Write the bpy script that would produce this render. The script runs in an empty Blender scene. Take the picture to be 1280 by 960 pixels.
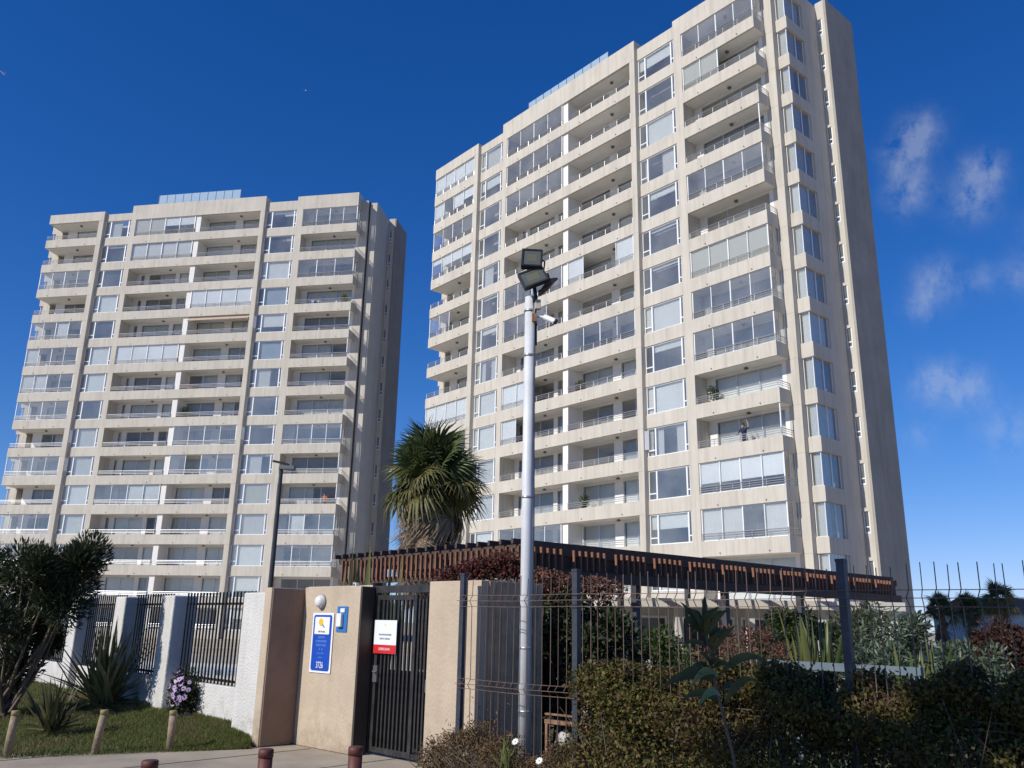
import bpy, math, random
import numpy as np
from mathutils import Vector, Matrix

# ------------------------------------------------------------------ camera, sky, sun, exposure
sc = bpy.context.scene
col = sc.collection
EYE = 1.6
F, PITCH, ROLL = 1057.459, math.radians(15.8357), math.radians(1.08435)   # focal length in px of a 1280 px wide frame
fw = Vector((0, math.cos(PITCH), math.sin(PITCH)))
up0 = Vector((0, -math.sin(PITCH), math.cos(PITCH)))
rt0 = Vector((1, 0, 0))
rt = rt0 * math.cos(ROLL) + up0 * math.sin(ROLL)
up = -rt0 * math.sin(ROLL) + up0 * math.cos(ROLL)
cd = bpy.data.cameras.new('camera')
cd.sensor_fit = 'HORIZONTAL'; cd.sensor_width = 36; cd.lens = 36 * F / 1280
cd.clip_start = 0.05; cd.clip_end = 6000
cam = bpy.data.objects.new('camera', cd); col.objects.link(cam)
m = Matrix.Identity(4)
for i in range(3):
    m[i][0] = rt[i]; m[i][1] = up[i]; m[i][2] = -fw[i]
m[2][3] = EYE
cam.matrix_world = m
sc.camera = cam

SUN_AZ, SUN_EL = math.radians(53.0), math.radians(35.0)    # azimuth measured from -Y towards -X
SUN = Vector((-math.sin(SUN_AZ) * math.cos(SUN_EL), -math.cos(SUN_AZ) * math.cos(SUN_EL), math.sin(SUN_EL)))
world = bpy.data.worlds.new('World'); sc.world = world; world.use_nodes = True
nt = world.node_tree
for n in list(nt.nodes): nt.nodes.remove(n)
N = nt.nodes.new; LK = nt.links.new
wo = N('ShaderNodeOutputWorld'); bg = N('ShaderNodeBackground'); sky = N('ShaderNodeTexSky')
sky.sky_type = 'NISHITA'; sky.sun_disc = False
sky.sun_elevation = SUN_EL
sky.sun_rotation = math.atan2(SUN.x, SUN.y)
sky.altitude = 0; sky.air_density = 0.8; sky.dust_density = 0.0; sky.ozone_density = 6.0
# the air of that day is very clear: a deeper blue than the plain model gives
hs = N('ShaderNodeHueSaturation'); hs.inputs['Saturation'].default_value = 1.24; hs.inputs['Hue'].default_value = 0.514; hs.inputs['Value'].default_value = 1.0
LK(sky.outputs[0], hs.inputs['Color'])
# soft shoulder on the very bright air near the horizon: c / (1 + k c)
def vm(op, p, q):
    v = N('ShaderNodeVectorMath'); v.operation = op
    for i, w in enumerate((p, q)):
        if isinstance(w, tuple): v.inputs[i].default_value = w
        else: LK(w, v.inputs[i])
    return v.outputs['Value'] if op == 'DOT_PRODUCT' else v.outputs[0]
def fm(op, p, q=0.0, r=0.0):
    v = N('ShaderNodeMath'); v.operation = op
    for i, w in enumerate((p, q, r)):
        if isinstance(w, (int, float)): v.inputs[i].default_value = w
        else: LK(w, v.inputs[i])
    return v.outputs[0]
soft = vm('DIVIDE', hs.outputs[0], vm('ADD', (1, 1, 1), vm('MULTIPLY', hs.outputs[0], (0.12, 0.10, 0.055))))
# thin wisps of cloud: noise on the view direction, gathered in loose patches over part of the sky
tc = N('ShaderNodeTexCoord'); dirn = vm('NORMALIZE', tc.outputs['Generated'], (0, 0, 0))
def skydir(x, y):
    r = (fw + rt * ((x - 640) / F) - up * ((y - 480) / F)).normalized(); return (r.x, r.y, r.z)
mp = N('ShaderNodeMapping'); mp.inputs['Scale'].default_value = (42, 42, 28); mp.inputs['Rotation'].default_value = (0.2, 0.1, 0.5); LK(dirn, mp.inputs['Vector'])
no = N('ShaderNodeTexNoise'); no.inputs['Scale'].default_value = 1.0; no.inputs['Detail'].default_value = 7; no.inputs['Roughness'].default_value = 0.66; no.inputs['Distortion'].default_value = 0.2
LK(mp.outputs[0], no.inputs['Vector'])
patches = [(skydir(1150, 165), 0.022, .9), (skydir(1132, 195), 0.024, .9), (skydir(1135, 240), 0.026, .8), (skydir(1228, 215), 0.022, 1.0), (skydir(1214, 250), 0.024, .9), (skydir(1172, 352), 0.026, .8), (skydir(1150, 385), 0.018, .6), (skydir(1225, 348), 0.018, .4), (skydir(1168, 480), 0.026, .9), (skydir(1208, 484), 0.026, .9), (skydir(1272, 345), 0.02, .5), (skydir(1262, 540), 0.03, .6), (skydir(1150, 545), .018, .4),
           (skydir(1360, 300), .05, .8), (skydir(1460, 420), .06, .9), (skydir(1560, 520), .07, .9), (skydir(1700, 420), .08, .8), ((.95, -.2, .25), .10, .8), ((.8, -.55, .22), .10, .8), ((.45, -.85, .28), .10, .7), ((-.3, -.9, .3), .09, .5), ((.7, .2, .68), .07, .5)]
tot = None
for d_, r_, w_ in patches:
    q = Vector(d_).normalized(); g = fm('SUBTRACT', 1.0, vm('DOT_PRODUCT', dirn, tuple(q)))
    bump_ = fm('MULTIPLY', fm('POWER', 2.71828, fm('MULTIPLY', g, -3.0 / (r_ * r_))), w_)
    tot = bump_ if tot is None else fm('ADD', tot, bump_)
cl = fm('MULTIPLY', tot, fm('MULTIPLY', fm('MAXIMUM', fm('SUBTRACT', no.outputs['Fac'], 0.34), 0.0), 2.3))
cl = fm('MINIMUM', fm('MULTIPLY', cl, 0.55), 0.26)
mx = N('ShaderNodeMixRGB'); mx.inputs['Color2'].default_value = (3.9, 4.2, 4.6, 1)
LK(cl, mx.inputs['Fac']); LK(soft, mx.inputs['Color1'])
LK(mx.outputs[0], bg.inputs['Color']); bg.inputs['Strength'].default_value = 0.15
LK(bg.outputs[0], wo.inputs['Surface'])

sd = bpy.data.lights.new('sun', 'SUN'); sd.energy = 4.2; sd.angle = math.radians(0.53); sd.color = (1.0, 0.96, 0.885)
so = bpy.data.objects.new('sun', sd); col.objects.link(so)
so.rotation_euler = SUN.to_track_quat('Z', 'Y').to_euler()
so.location = (-20, -20, 40)
sc.view_settings.view_transform = 'Standard'; sc.view_settings.look = 'None'
sc.view_settings.exposure = 0.08; sc.view_settings.gamma = 1.0
sc.view_settings.use_curve_mapping = False

# ------------------------------------------------------------------ picture directions -> places
def ray(x, y): return fw + rt * ((x - 640) / F) - up * ((y - 480) / F)
def ground(x, y, z=0.0):
    r = ray(x, y); t = (z - EYE) / r.z; return Vector((r.x * t, r.y * t, z))
def depth(x, y, d):
    r = ray(x, y); t = d / r.y; return Vector((r.x * t, d, EYE + r.z * t))
def on_plane(x, y, p0, n):       # vertical plane through p0 (2D) with 2D normal n
    r = ray(x, y); t = (p0[0] * n[0] + p0[1] * n[1]) / (r.x * n[0] + r.y * n[1])
    return Vector((r.x * t, r.y * t, EYE + r.z * t))

# ------------------------------------------------------------------ materials
MATS = {}
def mat(name, color, rough=0.8, var=0.0, scale=3.0, metal=0.0, bump=0.0, bscale=40.0, streak=0.0, color2=None, spec=0.5, coat=0.0, coords='Object', dirt=0.0):
    if name in MATS: return MATS[name]
    M = bpy.data.materials.new(name); M.use_nodes = True; t = M.node_tree; b = t.nodes['Principled BSDF']
    b.inputs['Roughness'].default_value = rough; b.inputs['Metallic'].default_value = metal
    b.inputs['Specular IOR Level'].default_value = spec
    if coat: b.inputs['Coat Weight'].default_value = coat
    c = (*color, 1); b.inputs['Base Color'].default_value = c
    geo = t.nodes.new('ShaderNodeNewGeometry') if coords == 'World' else t.nodes.new('ShaderNodeTexCoord')
    vec = geo.outputs['Position'] if coords == 'World' else geo.outputs['Object']
    if var or streak:
        nz = t.nodes.new('ShaderNodeTexNoise'); nz.inputs['Scale'].default_value = scale; nz.inputs['Detail'].default_value = 6; nz.inputs['Roughness'].default_value = 0.65
        t.links.new(vec, nz.inputs['Vector'])
        mxn = t.nodes.new('ShaderNodeMixRGB'); mxn.inputs['Color1'].default_value = (*[v * (1 - var) for v in color], 1)
        mxn.inputs['Color2'].default_value = (*(color2 if color2 else [min(1, v * (1 + var)) for v in color]), 1)
        mr = t.nodes.new('ShaderNodeMapRange'); mr.inputs['From Min'].default_value = 0.3; mr.inputs['From Max'].default_value = 0.7
        t.links.new(nz.outputs['Fac'], mr.inputs['Value']); t.links.new(mr.outputs[0], mxn.inputs['Fac'])
        out = mxn.outputs[0]
        if streak:
            mpn = t.nodes.new('ShaderNodeMapping'); mpn.inputs['Scale'].default_value = (2.2, 2.2, 0.12)
            t.links.new(vec, mpn.inputs['Vector'])
            n2 = t.nodes.new('ShaderNodeTexNoise'); n2.inputs['Scale'].default_value = 1.5; n2.inputs['Detail'].default_value = 5; n2.inputs['Roughness'].default_value = 0.7
            t.links.new(mpn.outputs[0], n2.inputs['Vector'])
            m2 = t.nodes.new('ShaderNodeMapRange'); m2.inputs['From Min'].default_value = 0.45; m2.inputs['From Max'].default_value = 0.8; m2.inputs['To Max'].default_value = streak
            t.links.new(n2.outputs['Fac'], m2.inputs['Value'])
            mm = t.nodes.new('ShaderNodeMixRGB'); mm.blend_type = 'MULTIPLY'; mm.inputs['Color2'].default_value = (0.45, 0.42, 0.38, 1)
            t.links.new(m2.outputs[0], mm.inputs['Fac']); t.links.new(out, mm.inputs['Color1']); out = mm.outputs[0]
        if dirt:      # splashed soil and worn paint at the foot of walls, ragged by noise
            gz = t.nodes.new('ShaderNodeNewGeometry'); sp = t.nodes.new('ShaderNodeSeparateXYZ'); t.links.new(gz.outputs['Position'], sp.inputs[0])
            n3 = t.nodes.new('ShaderNodeTexNoise'); n3.inputs['Scale'].default_value = 4.5; n3.inputs['Detail'].default_value = 8; n3.inputs['Roughness'].default_value = 0.7; t.links.new(gz.outputs['Position'], n3.inputs['Vector'])
            ml = t.nodes.new('ShaderNodeMath'); ml.operation = 'MULTIPLY_ADD'; ml.inputs[1].default_value = 2.0; ml.inputs[2].default_value = -0.80; t.links.new(n3.outputs['Fac'], ml.inputs[0])
            sb = t.nodes.new('ShaderNodeMath'); sb.operation = 'SUBTRACT'; t.links.new(ml.outputs[0], sb.inputs[0]); t.links.new(sp.outputs['Z'], sb.inputs[1])
            m3 = t.nodes.new('ShaderNodeMapRange'); m3.inputs['From Min'].default_value = -0.15; m3.inputs['From Max'].default_value = 0.35; m3.inputs['To Max'].default_value = dirt; t.links.new(sb.outputs[0], m3.inputs['Value'])
            mm3 = t.nodes.new('ShaderNodeMixRGB'); mm3.inputs['Color2'].default_value = (0.24, 0.18, 0.11, 1); t.links.new(m3.outputs[0], mm3.inputs['Fac']); t.links.new(out, mm3.inputs['Color1']); out = mm3.outputs[0]
        t.links.new(out, b.inputs['Base Color'])
    if bump:
        nb = t.nodes.new('ShaderNodeTexNoise'); nb.inputs['Scale'].default_value = bscale; nb.inputs['Detail'].default_value = 4
        t.links.new(vec, nb.inputs['Vector'])
        bp = t.nodes.new('ShaderNodeBump'); bp.inputs['Strength'].default_value = bump; bp.inputs['Distance'].default_value = 0.02
        t.links.new(nb.outputs['Fac'], bp.inputs['Height']); t.links.new(bp.outputs[0], b.inputs['Normal'])
    MATS[name] = M; return M

def leaf_mat(name, colors, rough=0.5, trans=0.35, spec=0.4, patch=None):
    """leaves: every leaf (mesh island) takes its own tone from the ramp"""
    if name in MATS: return MATS[name]
    M = bpy.data.materials.new(name); M.use_nodes = True; t = M.node_tree
    b = t.nodes['Principled BSDF']; b.inputs['Roughness'].default_value = rough; b.inputs['Specular IOR Level'].default_value = spec
    g = t.nodes.new('ShaderNodeNewGeometry'); r = t.nodes.new('ShaderNodeValToRGB')
    r.color_ramp.interpolation = 'LINEAR'
    el = r.color_ramp.elements
    while len(el) < len(colors): el.new(0.5)
    for i, c in enumerate(colors):
        el[i].position = i / max(1, len(colors) - 1); el[i].color = (*c, 1)
    t.links.new(g.outputs['Random Per Island'], r.inputs['Fac'])
    lc = r.outputs[0]
    if patch:         # some shoots have dried out in patches
        pz = t.nodes.new('ShaderNodeTexNoise'); pz.inputs['Scale'].default_value = patch[1]; pz.inputs['Detail'].default_value = 3; t.links.new(g.outputs['Position'], pz.inputs['Vector'])
        pr = t.nodes.new('ShaderNodeMapRange'); pr.inputs['From Min'].default_value = 0.5; pr.inputs['From Max'].default_value = 0.62; pr.inputs['To Max'].default_value = 0.75; t.links.new(pz.outputs['Fac'], pr.inputs['Value'])
        pm = t.nodes.new('ShaderNodeMixRGB'); pm.inputs['Color2'].default_value = (*patch[0], 1); t.links.new(pr.outputs[0], pm.inputs['Fac']); t.links.new(lc, pm.inputs['Color1']); lc = pm.outputs[0]
    t.links.new(lc, b.inputs['Base Color'])
    tr = t.nodes.new('ShaderNodeBsdfTranslucent'); t.links.new(lc, tr.inputs['Color'])
    ms = t.nodes.new('ShaderNodeMixShader'); ms.inputs['Fac'].default_value = trans
    t.links.new(b.outputs[0], ms.inputs[1]); t.links.new(tr.outputs[0], ms.inputs[2])
    t.links.new(ms.outputs[0], t.nodes['Material Output'].inputs['Surface'])
    MATS[name] = M; return M

def glass_mat(name, tint=(0.72, 0.78, 0.8), base=0.06, wav=0.0):
    if name in MATS: return MATS[name]
    M = bpy.data.materials.new(name); M.use_nodes = True; t = M.node_tree
    t.nodes.remove(t.nodes['Principled BSDF'])
    tr = t.nodes.new('ShaderNodeBsdfTransparent'); tr.inputs['Color'].default_value = (*tint, 1)
    gl = t.nodes.new('ShaderNodeBsdfGlossy'); gl.inputs['Roughness'].default_value = 0.015; gl.inputs['Color'].default_value = (0.95, 0.92, 0.87, 1)
    ge = t.nodes.new('ShaderNodeNewGeometry'); dt = t.nodes.new('ShaderNodeVectorMath'); dt.operation = 'DOT_PRODUCT'
    t.links.new(ge.outputs['Normal'], dt.inputs[0]); t.links.new(ge.outputs['Incoming'], dt.inputs[1])
    def mth(op, a, b):
        q = t.nodes.new('ShaderNodeMath'); q.operation = op; q.use_clamp = False
        for i, v in enumerate((a, b)):
            if v is None: continue
            if isinstance(v, (int, float)): q.inputs[i].default_value = v
            else: t.links.new(v, q.inputs[i])
        return q.outputs[0]
    ca = mth('ABSOLUTE', dt.outputs['Value'], None)
    ad_out = mth('MINIMUM', mth('ADD', mth('MULTIPLY', mth('POWER', mth('SUBTRACT', 1.0, ca), 5.0), 0.85), base), 0.95)   # mirror share by angle (Schlick)
    tcn = t.nodes.new('ShaderNodeTexCoord'); nz = t.nodes.new('ShaderNodeTexNoise'); nz.inputs['Scale'].default_value = 0.9
    t.links.new(tcn.outputs['Object'], nz.inputs['Vector'])
    bp = t.nodes.new('ShaderNodeBump'); bp.inputs['Strength'].default_value = 0.14; bp.inputs['Distance'].default_value = 0.2
    t.links.new(nz.outputs['Fac'], bp.inputs['Height']); t.links.new(bp.outputs[0], gl.inputs['Normal'])
    ms = t.nodes.new('ShaderNodeMixShader'); t.links.new(ad_out, ms.inputs['Fac'])
    t.links.new(tr.outputs[0], ms.inputs[1]); t.links.new(gl.outputs[0], ms.inputs[2])
    df = t.nodes.new('ShaderNodeBsdfDiffuse'); df.inputs['Color'].default_value = (0.62, 0.63, 0.62, 1)      # pale veil put in for the reflection of hazy sky
    fz = t.nodes.new('ShaderNodeTexNoise'); fz.inputs['Scale'].default_value = 0.35; fz.inputs['Detail'].default_value = 4; gw = t.nodes.new('ShaderNodeNewGeometry'); t.links.new(gw.outputs['Position'], fz.inputs['Vector'])
    fr_ = t.nodes.new('ShaderNodeMapRange'); fr_.inputs['From Min'].default_value = 0.3; fr_.inputs['From Max'].default_value = 0.7; fr_.inputs['To Min'].default_value = 0.03; fr_.inputs['To Max'].default_value = 0.15; t.links.new(fz.outputs['Fac'], fr_.inputs['Value'])
    m2 = t.nodes.new('ShaderNodeMixShader'); t.links.new(fr_.outputs[0], m2.inputs['Fac']); t.links.new(ms.outputs[0], m2.inputs[1]); t.links.new(df.outputs[0], m2.inputs[2])
    t.links.new(m2.outputs[0], t.nodes['Material Output'].inputs['Surface'])
    MATS[name] = M; return M

FAC = mat('facade_paint', (0.545, 0.50, 0.425), 0.85, var=0.07, scale=0.55, streak=0.46, bump=0.15, bscale=9, coords='World')
SOFFIT = mat('balcony_white_paint', (0.76, 0.73, 0.68), 0.85, var=0.04, scale=1.2, coords='World')
ENDW_R = mat('end_wall_grey_concrete', (0.34, 0.315, 0.275), 0.9, var=0.14, scale=0.45, streak=0.35, bump=0.25, bscale=7, coords='World')
ENDW_L = mat('end_wall_brown_concrete', (0.30, 0.26, 0.22), 0.9, var=0.1, scale=0.45, streak=0.3, coords='World')
INTER = mat('room_plaster', (0.64, 0.61, 0.57), 0.9, var=0.1, scale=0.8)
ROOMW = mat('room_back_wall', (0.42, 0.38, 0.34), 0.9, var=0.3, scale=0.5)
WFRAME = mat('white_window_frame', (0.78, 0.79, 0.79), 0.45, var=0.03, scale=4)
ALU = mat('aluminium_frame', (0.55, 0.57, 0.58), 0.38, metal=0.6, var=0.05, scale=4)
RAIL = mat('steel_railing', (0.50, 0.50, 0.50), 0.38, metal=0.75, var=0.1, scale=5)
GLASS = glass_mat('window_glass', (0.92, 0.93, 0.92), 0.13)
GLASSD = glass_mat('door_glass', (0.93, 0.94, 0.93), 0.03)
GLASSB = glass_mat('balcony_glass', (0.94, 0.95, 0.95), 0.10)
ROOFGL = bpy.data.materials.new('frosted_roof_glass'); ROOFGL.use_nodes = True
_t = ROOFGL.node_tree; _b = _t.nodes['Principled BSDF']; _b.inputs['Base Color'].default_value = (0.62, 0.74, 0.78, 1); _b.inputs['Roughness'].default_value = 0.15
_tr = _t.nodes.new('ShaderNodeBsdfTransparent'); _tr.inputs['Color'].default_value = (0.85, 0.95, 1, 1); _ms = _t.nodes.new('ShaderNodeMixShader'); _ms.inputs['Fac'].default_value = 0.42
_t.links.new(_tr.outputs[0], _ms.inputs[1]); _t.links.new(_b.outputs[0], _ms.inputs[2]); _t.links.new(_ms.outputs[0], _t.nodes['Material Output'].inputs['Surface'])
BLINDW = mat('white_roller_blind', (0.88, 0.89, 0.88), 0.9, var=0.03, scale=1.5, streak=0.08)
BLINDB = mat('beige_roller_blind', (0.60, 0.58, 0.48), 0.9, var=0.04, scale=1.5)
CURT = mat('pale_curtain', (0.74, 0.74, 0.72), 0.95, var=0.06, scale=2)
CURTB = mat('bluish_curtain', (0.42, 0.48, 0.55), 0.95, var=0.1, scale=2)
CURTD = mat('taupe_curtain', (0.34, 0.31, 0.28), 0.95, var=0.1, scale=2)
DARKM = mat('dark_metal', (0.03, 0.03, 0.032), 0.5, var=0.2, scale=5)
LAMPD = mat('ceiling_lamp_metal', (0.12, 0.11, 0.10), 0.5, var=0.1)
AWN = mat('awning_fabric', (0.46, 0.36, 0.27), 0.9, var=0.1, scale=4)
AWNO = mat('orange_awning_fabric', (0.45, 0.17, 0.08), 0.9, var=0.1, scale=4)
PLAS = mat('white_plastic', (0.75, 0.75, 0.74), 0.4, var=0.03)

# ------------------------------------------------------------------ mesh helpers
class MB:
    def __init__(s): s.v = []; s.f = []; s.mi = []
    def quad(s, a, b, c, d, k=0):
        n = len(s.v); s.v += [tuple(a), tuple(b), tuple(c), tuple(d)]; s.f.append((n, n+1, n+2, n+3)); s.mi.append(k); return s
    def box(s, x0, x1, y0, y1, z0, z1, k=0, M=None):
        n = len(s.v)
        P = [(x0,y0,z0),(x1,y0,z0),(x1,y1,z0),(x0,y1,z0),(x0,y0,z1),(x1,y0,z1),(x1,y1,z1),(x0,y1,z1)]
        if M is not None: P = [tuple(M @ Vector(p)) for p in P]
        s.v += P
        for q in ((0,3,2,1),(4,5,6,7),(0,1,5,4),(1,2,6,5),(2,3,7,6),(3,0,4,7)):
            s.f.append(tuple(n+i for i in q)); s.mi.append(k)
        return s
    def obox(s, c, ax, ay, az, hx, hy, hz, k=0):      # oriented box: centre, unit axes, half sizes
        M = Matrix.Identity(4)
        for i in range(3): M[i][0] = ax[i]; M[i][1] = ay[i]; M[i][2] = az[i]; M[i][3] = c[i]
        return s.box(-hx, hx, -hy, hy, -hz, hz, k, M)
    def tube(s, pts, r, seg=6, k=0, cap=True):
        pts = [Vector(p) for p in pts]; R = r if isinstance(r, (list, tuple)) else [r] * len(pts)
        n0 = len(s.v); prev = None
        for i, p in enumerate(pts):
            d = (pts[min(i+1, len(pts)-1)] - pts[max(i-1, 0)]).normalized()
            if prev is None:
                a = d.orthogonal().normalized()
            else:
                a = (prev - d * prev.dot(d)).normalized()
            prev = a; b = d.cross(a)
            for j in range(seg):
                t = 2 * math.pi * j / seg; s.v.append(tuple(p + (a * math.cos(t) + b * math.sin(t)) * R[i]))
        for i in range(len(pts) - 1):
            for j in range(seg):
                s.f.append((n0+i*seg+j, n0+i*seg+(j+1)%seg, n0+(i+1)*seg+(j+1)%seg, n0+(i+1)*seg+j)); s.mi.append(k)
        if cap:
            s.f.append(tuple(n0 + j for j in reversed(range(seg)))); s.mi.append(k)
            e = n0 + (len(pts)-1)*seg; s.f.append(tuple(e + j for j in range(seg))); s.mi.append(k)
        return s
    def lathe(s, prof, seg=16, k=0, c=(0,0,0)):       # profile of (radius, z)
        n0 = len(s.v)
        for r, z in prof:
            for j in range(seg):
                t = 2*math.pi*j/seg; s.v.append((c[0]+r*math.cos(t), c[1]+r*math.sin(t), c[2]+z))
        for i in range(len(prof)-1):
            for j in range(seg):
                s.f.append((n0+i*seg+j, n0+i*seg+(j+1)%seg, n0+(i+1)*seg+(j+1)%seg, n0+(i+1)*seg+j)); s.mi.append(k)
        s.f.append(tuple(n0 + j for j in reversed(range(seg)))); s.mi.append(k)
        e = n0 + (len(prof)-1)*seg; s.f.append(tuple(e + j for j in range(seg))); s.mi.append(k)
        return s
    def mesh(s, name, mats, smooth=False):
        me = bpy.data.meshes.new(name); me.from_pydata(s.v, [], s.f)
        for M in (mats if isinstance(mats, (list, tuple)) else [mats]): me.materials.append(M)
        if any(s.mi): me.polygons.foreach_set('material_index', s.mi)
        if smooth: me.polygons.foreach_set('use_smooth', [True] * len(s.f))
        me.update(); return me
    def build(s, name, mats, parent=None, smooth=False, bevel=0.0):
        o = link(name, s.mesh(name, mats, smooth), parent)
        if bevel:
            b = o.modifiers.new('bevel', 'BEVEL'); b.width = bevel; b.segments = 2; b.limit_method = 'ANGLE'
        return o
def link(name, data, parent=None, loc=None):
    o = bpy.data.objects.new(name, data); col.objects.link(o)
    if parent is not None: o.parent = parent
    if loc is not None: o.location = loc
    return o
def empty(name, loc=(0,0,0), rz=0.0):
    o = link(name, None); o.location = loc; o.rotation_euler = (0, 0, rz); o.empty_display_size = 0.2; return o
def tag(o, label, cat, group=None):
    o['label'] = label; o['category'] = cat
    if group: o['group'] = group
    return o
def struct(o): o['kind'] = 'structure'; return o
CACHE = {}
def cached(key, fn):
    if key not in CACHE: CACHE[key] = fn()
    return CACHE[key]
def np_mesh(name, verts, faces, M, smooth=False):
    """verts (n,3), faces (m,3|4) numpy -> mesh"""
    me = bpy.data.meshes.new(name); k = faces.shape[1]
    me.vertices.add(len(verts)); me.vertices.foreach_set('co', np.ascontiguousarray(verts, np.float32).ravel())
    me.loops.add(faces.size); me.loops.foreach_set('vertex_index', np.ascontiguousarray(faces, np.int32).ravel())
    me.polygons.add(len(faces)); me.polygons.foreach_set('loop_start', np.arange(0, faces.size, k, dtype=np.int32))
    me.polygons.foreach_set('loop_total', np.full(len(faces), k, np.int32))
    if smooth: me.polygons.foreach_set('use_smooth', np.ones(len(faces), bool))
    me.materials.append(M); me.update(calc_edges=True); me.validate(); return me
def unit(a): return a / np.maximum(np.linalg.norm(a, axis=-1, keepdims=True), 1e-9)
def leaf_mesh(name, rng, C, D, L, Wd, M, fold=0.25, droop=0.0):
    """one folded, pointed leaf (4 triangles) at each centre C along direction D"""
    n = len(C); D = unit(D); L = np.broadcast_to(L, (n,))[:, None]; Wd = np.broadcast_to(Wd, (n,))[:, None]
    rnd = rng.normal(size=(n, 3)); S = unit(np.cross(D, rnd)); U = np.cross(S, D)
    base = C - D * L * 0.5; tip = C + D * L * 0.5 - np.array([0, 0, 1.]) * L * droop
    mid = C - U * Wd * fold
    l = C + S * Wd * 0.5 - D * L * 0.05; r = C - S * Wd * 0.5 - D * L * 0.05
    V = np.stack([base, l, tip, r, mid], 1).reshape(-1, 3)
    b = (np.arange(n) * 5)[:, None]
    Fc = np.concatenate([b + np.array([[0, 4, 1]]), b + np.array([[4, 2, 1]]), b + np.array([[0, 3, 4]]), b + np.array([[3, 2, 4]])], 0)
    return np_mesh(name, V, Fc, M)
def straps(name, rng, origins, dirs, lens, widths, M, droop=0.5, seg=6, tipw=0.05):
    """long strap leaves: curved, folded strips"""
    V = []; Fc = []
    for o, d, L, w in zip(origins, dirs, lens, widths):
        d = Vector(d).normalized(); side = d.cross(Vector((0, 0, 1)))
        if side.length < 1e-3: side = Vector((1, 0, 0))
        side.normalize(); side = (Matrix.Rotation(rng.uniform(-0.6, 0.6), 3, d) @ side)
        p = Vector(o); n0 = len(V); dd = d.copy()
        for i in range(seg + 1):
            t = i / seg; ww = w * (0.55 + 1.6 * t * (1 - t)) * (1 - t ** 4) + w * tipw * (1 - t)
            upv = side.cross(dd)
            V += [tuple(p - side * ww * 0.5), tuple(p - upv * ww * 0.22), tuple(p + side * ww * 0.5)]
            dd = (dd + Vector((0, 0, -1)) * droop * (0.4 + t) / seg).normalized(); p = p + dd * L / seg
        for i in range(seg):
            a = n0 + i * 3; Fc += [(a, a+1, a+4, a+3), (a+1, a+2, a+5, a+4)]
    return np_mesh(name, np.array(V), np.array(Fc), M, True)
def text_mesh(s, size, M, extrude=0.002):
    c = bpy.data.curves.new('txt', 'FONT'); c.body = s; c.size = size; c.align_x = 'CENTER'; c.align_y = 'CENTER'; c.extrude = extrude
    o = bpy.data.objects.new('txt', c); col.objects.link(o)
    dg = bpy.context.evaluated_depsgraph_get(); me = bpy.data.meshes.new_from_object(o.evaluated_get(dg))
    bpy.data.objects.remove(o); bpy.data.curves.remove(c)
    me.materials.clear(); me.materials.append(M); return me

# ------------------------------------------------------------------ ground
def sheet(name, pts, z, M, sub=0):
    mb = MB(); mb.v = [(p[0], p[1], z if len(p) < 3 else p[2]) for p in pts]; mb.f = [tuple(range(len(pts)))]; mb.mi = [0]
    return struct(mb.build(name, M))
GROUND = mat('sandy_ground', (0.42, 0.355, 0.265), 0.95, var=0.3, scale=0.3, bump=0.3, bscale=6, coords='World')
PAVE = mat('pavement_concrete', (0.35, 0.295, 0.225), 0.9, var=0.28, scale=0.9, streak=0.0, bump=0.35, bscale=60, coords='World')
LAWN = mat('lawn_soil', (0.07, 0.09, 0.026), 0.95, var=0.4, scale=2.5, bump=0.5, bscale=30, coords='World', color2=(0.10, 0.09, 0.035))
ROADM = mat('asphalt', (0.055, 0.053, 0.05), 0.9, var=0.2, scale=2, bump=0.4, bscale=90, coords='World')
sheet('ground', [(-1500, -600), (1500, -600), (1500, 2500), (-1500, 2500)], -0.02, GROUND)

# frame of the street boundary: s along it (to the right), o towards the street
P0 = Vector((-0.5, 9.85, 0)); dW = Vector((0.722, -0.692, 0)); nW = Vector((-0.692, -0.722, 0))
def W(s, o, z=0.0): return P0 + dW * s + nW * o + Vector((0, 0, z))
RW = math.atan2(dW.y, dW.x)             # objects built in (s, -o, z) are placed at P0 with this rotation
sheet('pavement', [W(-26, 0.5)[:2], W(-3.0, -0.9)[:2], W(10, -0.5)[:2], W(12, 4.2)[:2], W(-26, 4.2)[:2]], -0.004, PAVE)
sheet('road', [W(-40, 4.35)[:2], W(30, 4.35)[:2], W(30, 14)[:2], W(-40, 14)[:2]], -0.014, ROADM)
PJ = MB().box(-0.006, 0.006, -4.19, 0.0, -0.003, 0.0005).mesh('pavement_joint', mat('joint_dirt', (0.10, 0.085, 0.065), 0.95, var=0.2))
pav = bpy.data.objects['pavement']
for i in range(9):
    o = link('pavement_joint', PJ, pav); o.matrix_local = Matrix.Translation(W(-9.6 + i * 1.35, -0.55 if i > 5 else -0.05)) @ Matrix.Rotation(RW, 4, 'Z')
struct(MB().box(-40, 30, -4.35, -4.2, -0.1, 0.012).build('kerb', PAVE)).matrix_world = Matrix.Translation(P0) @ Matrix.Rotation(RW, 4, 'Z')

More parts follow.
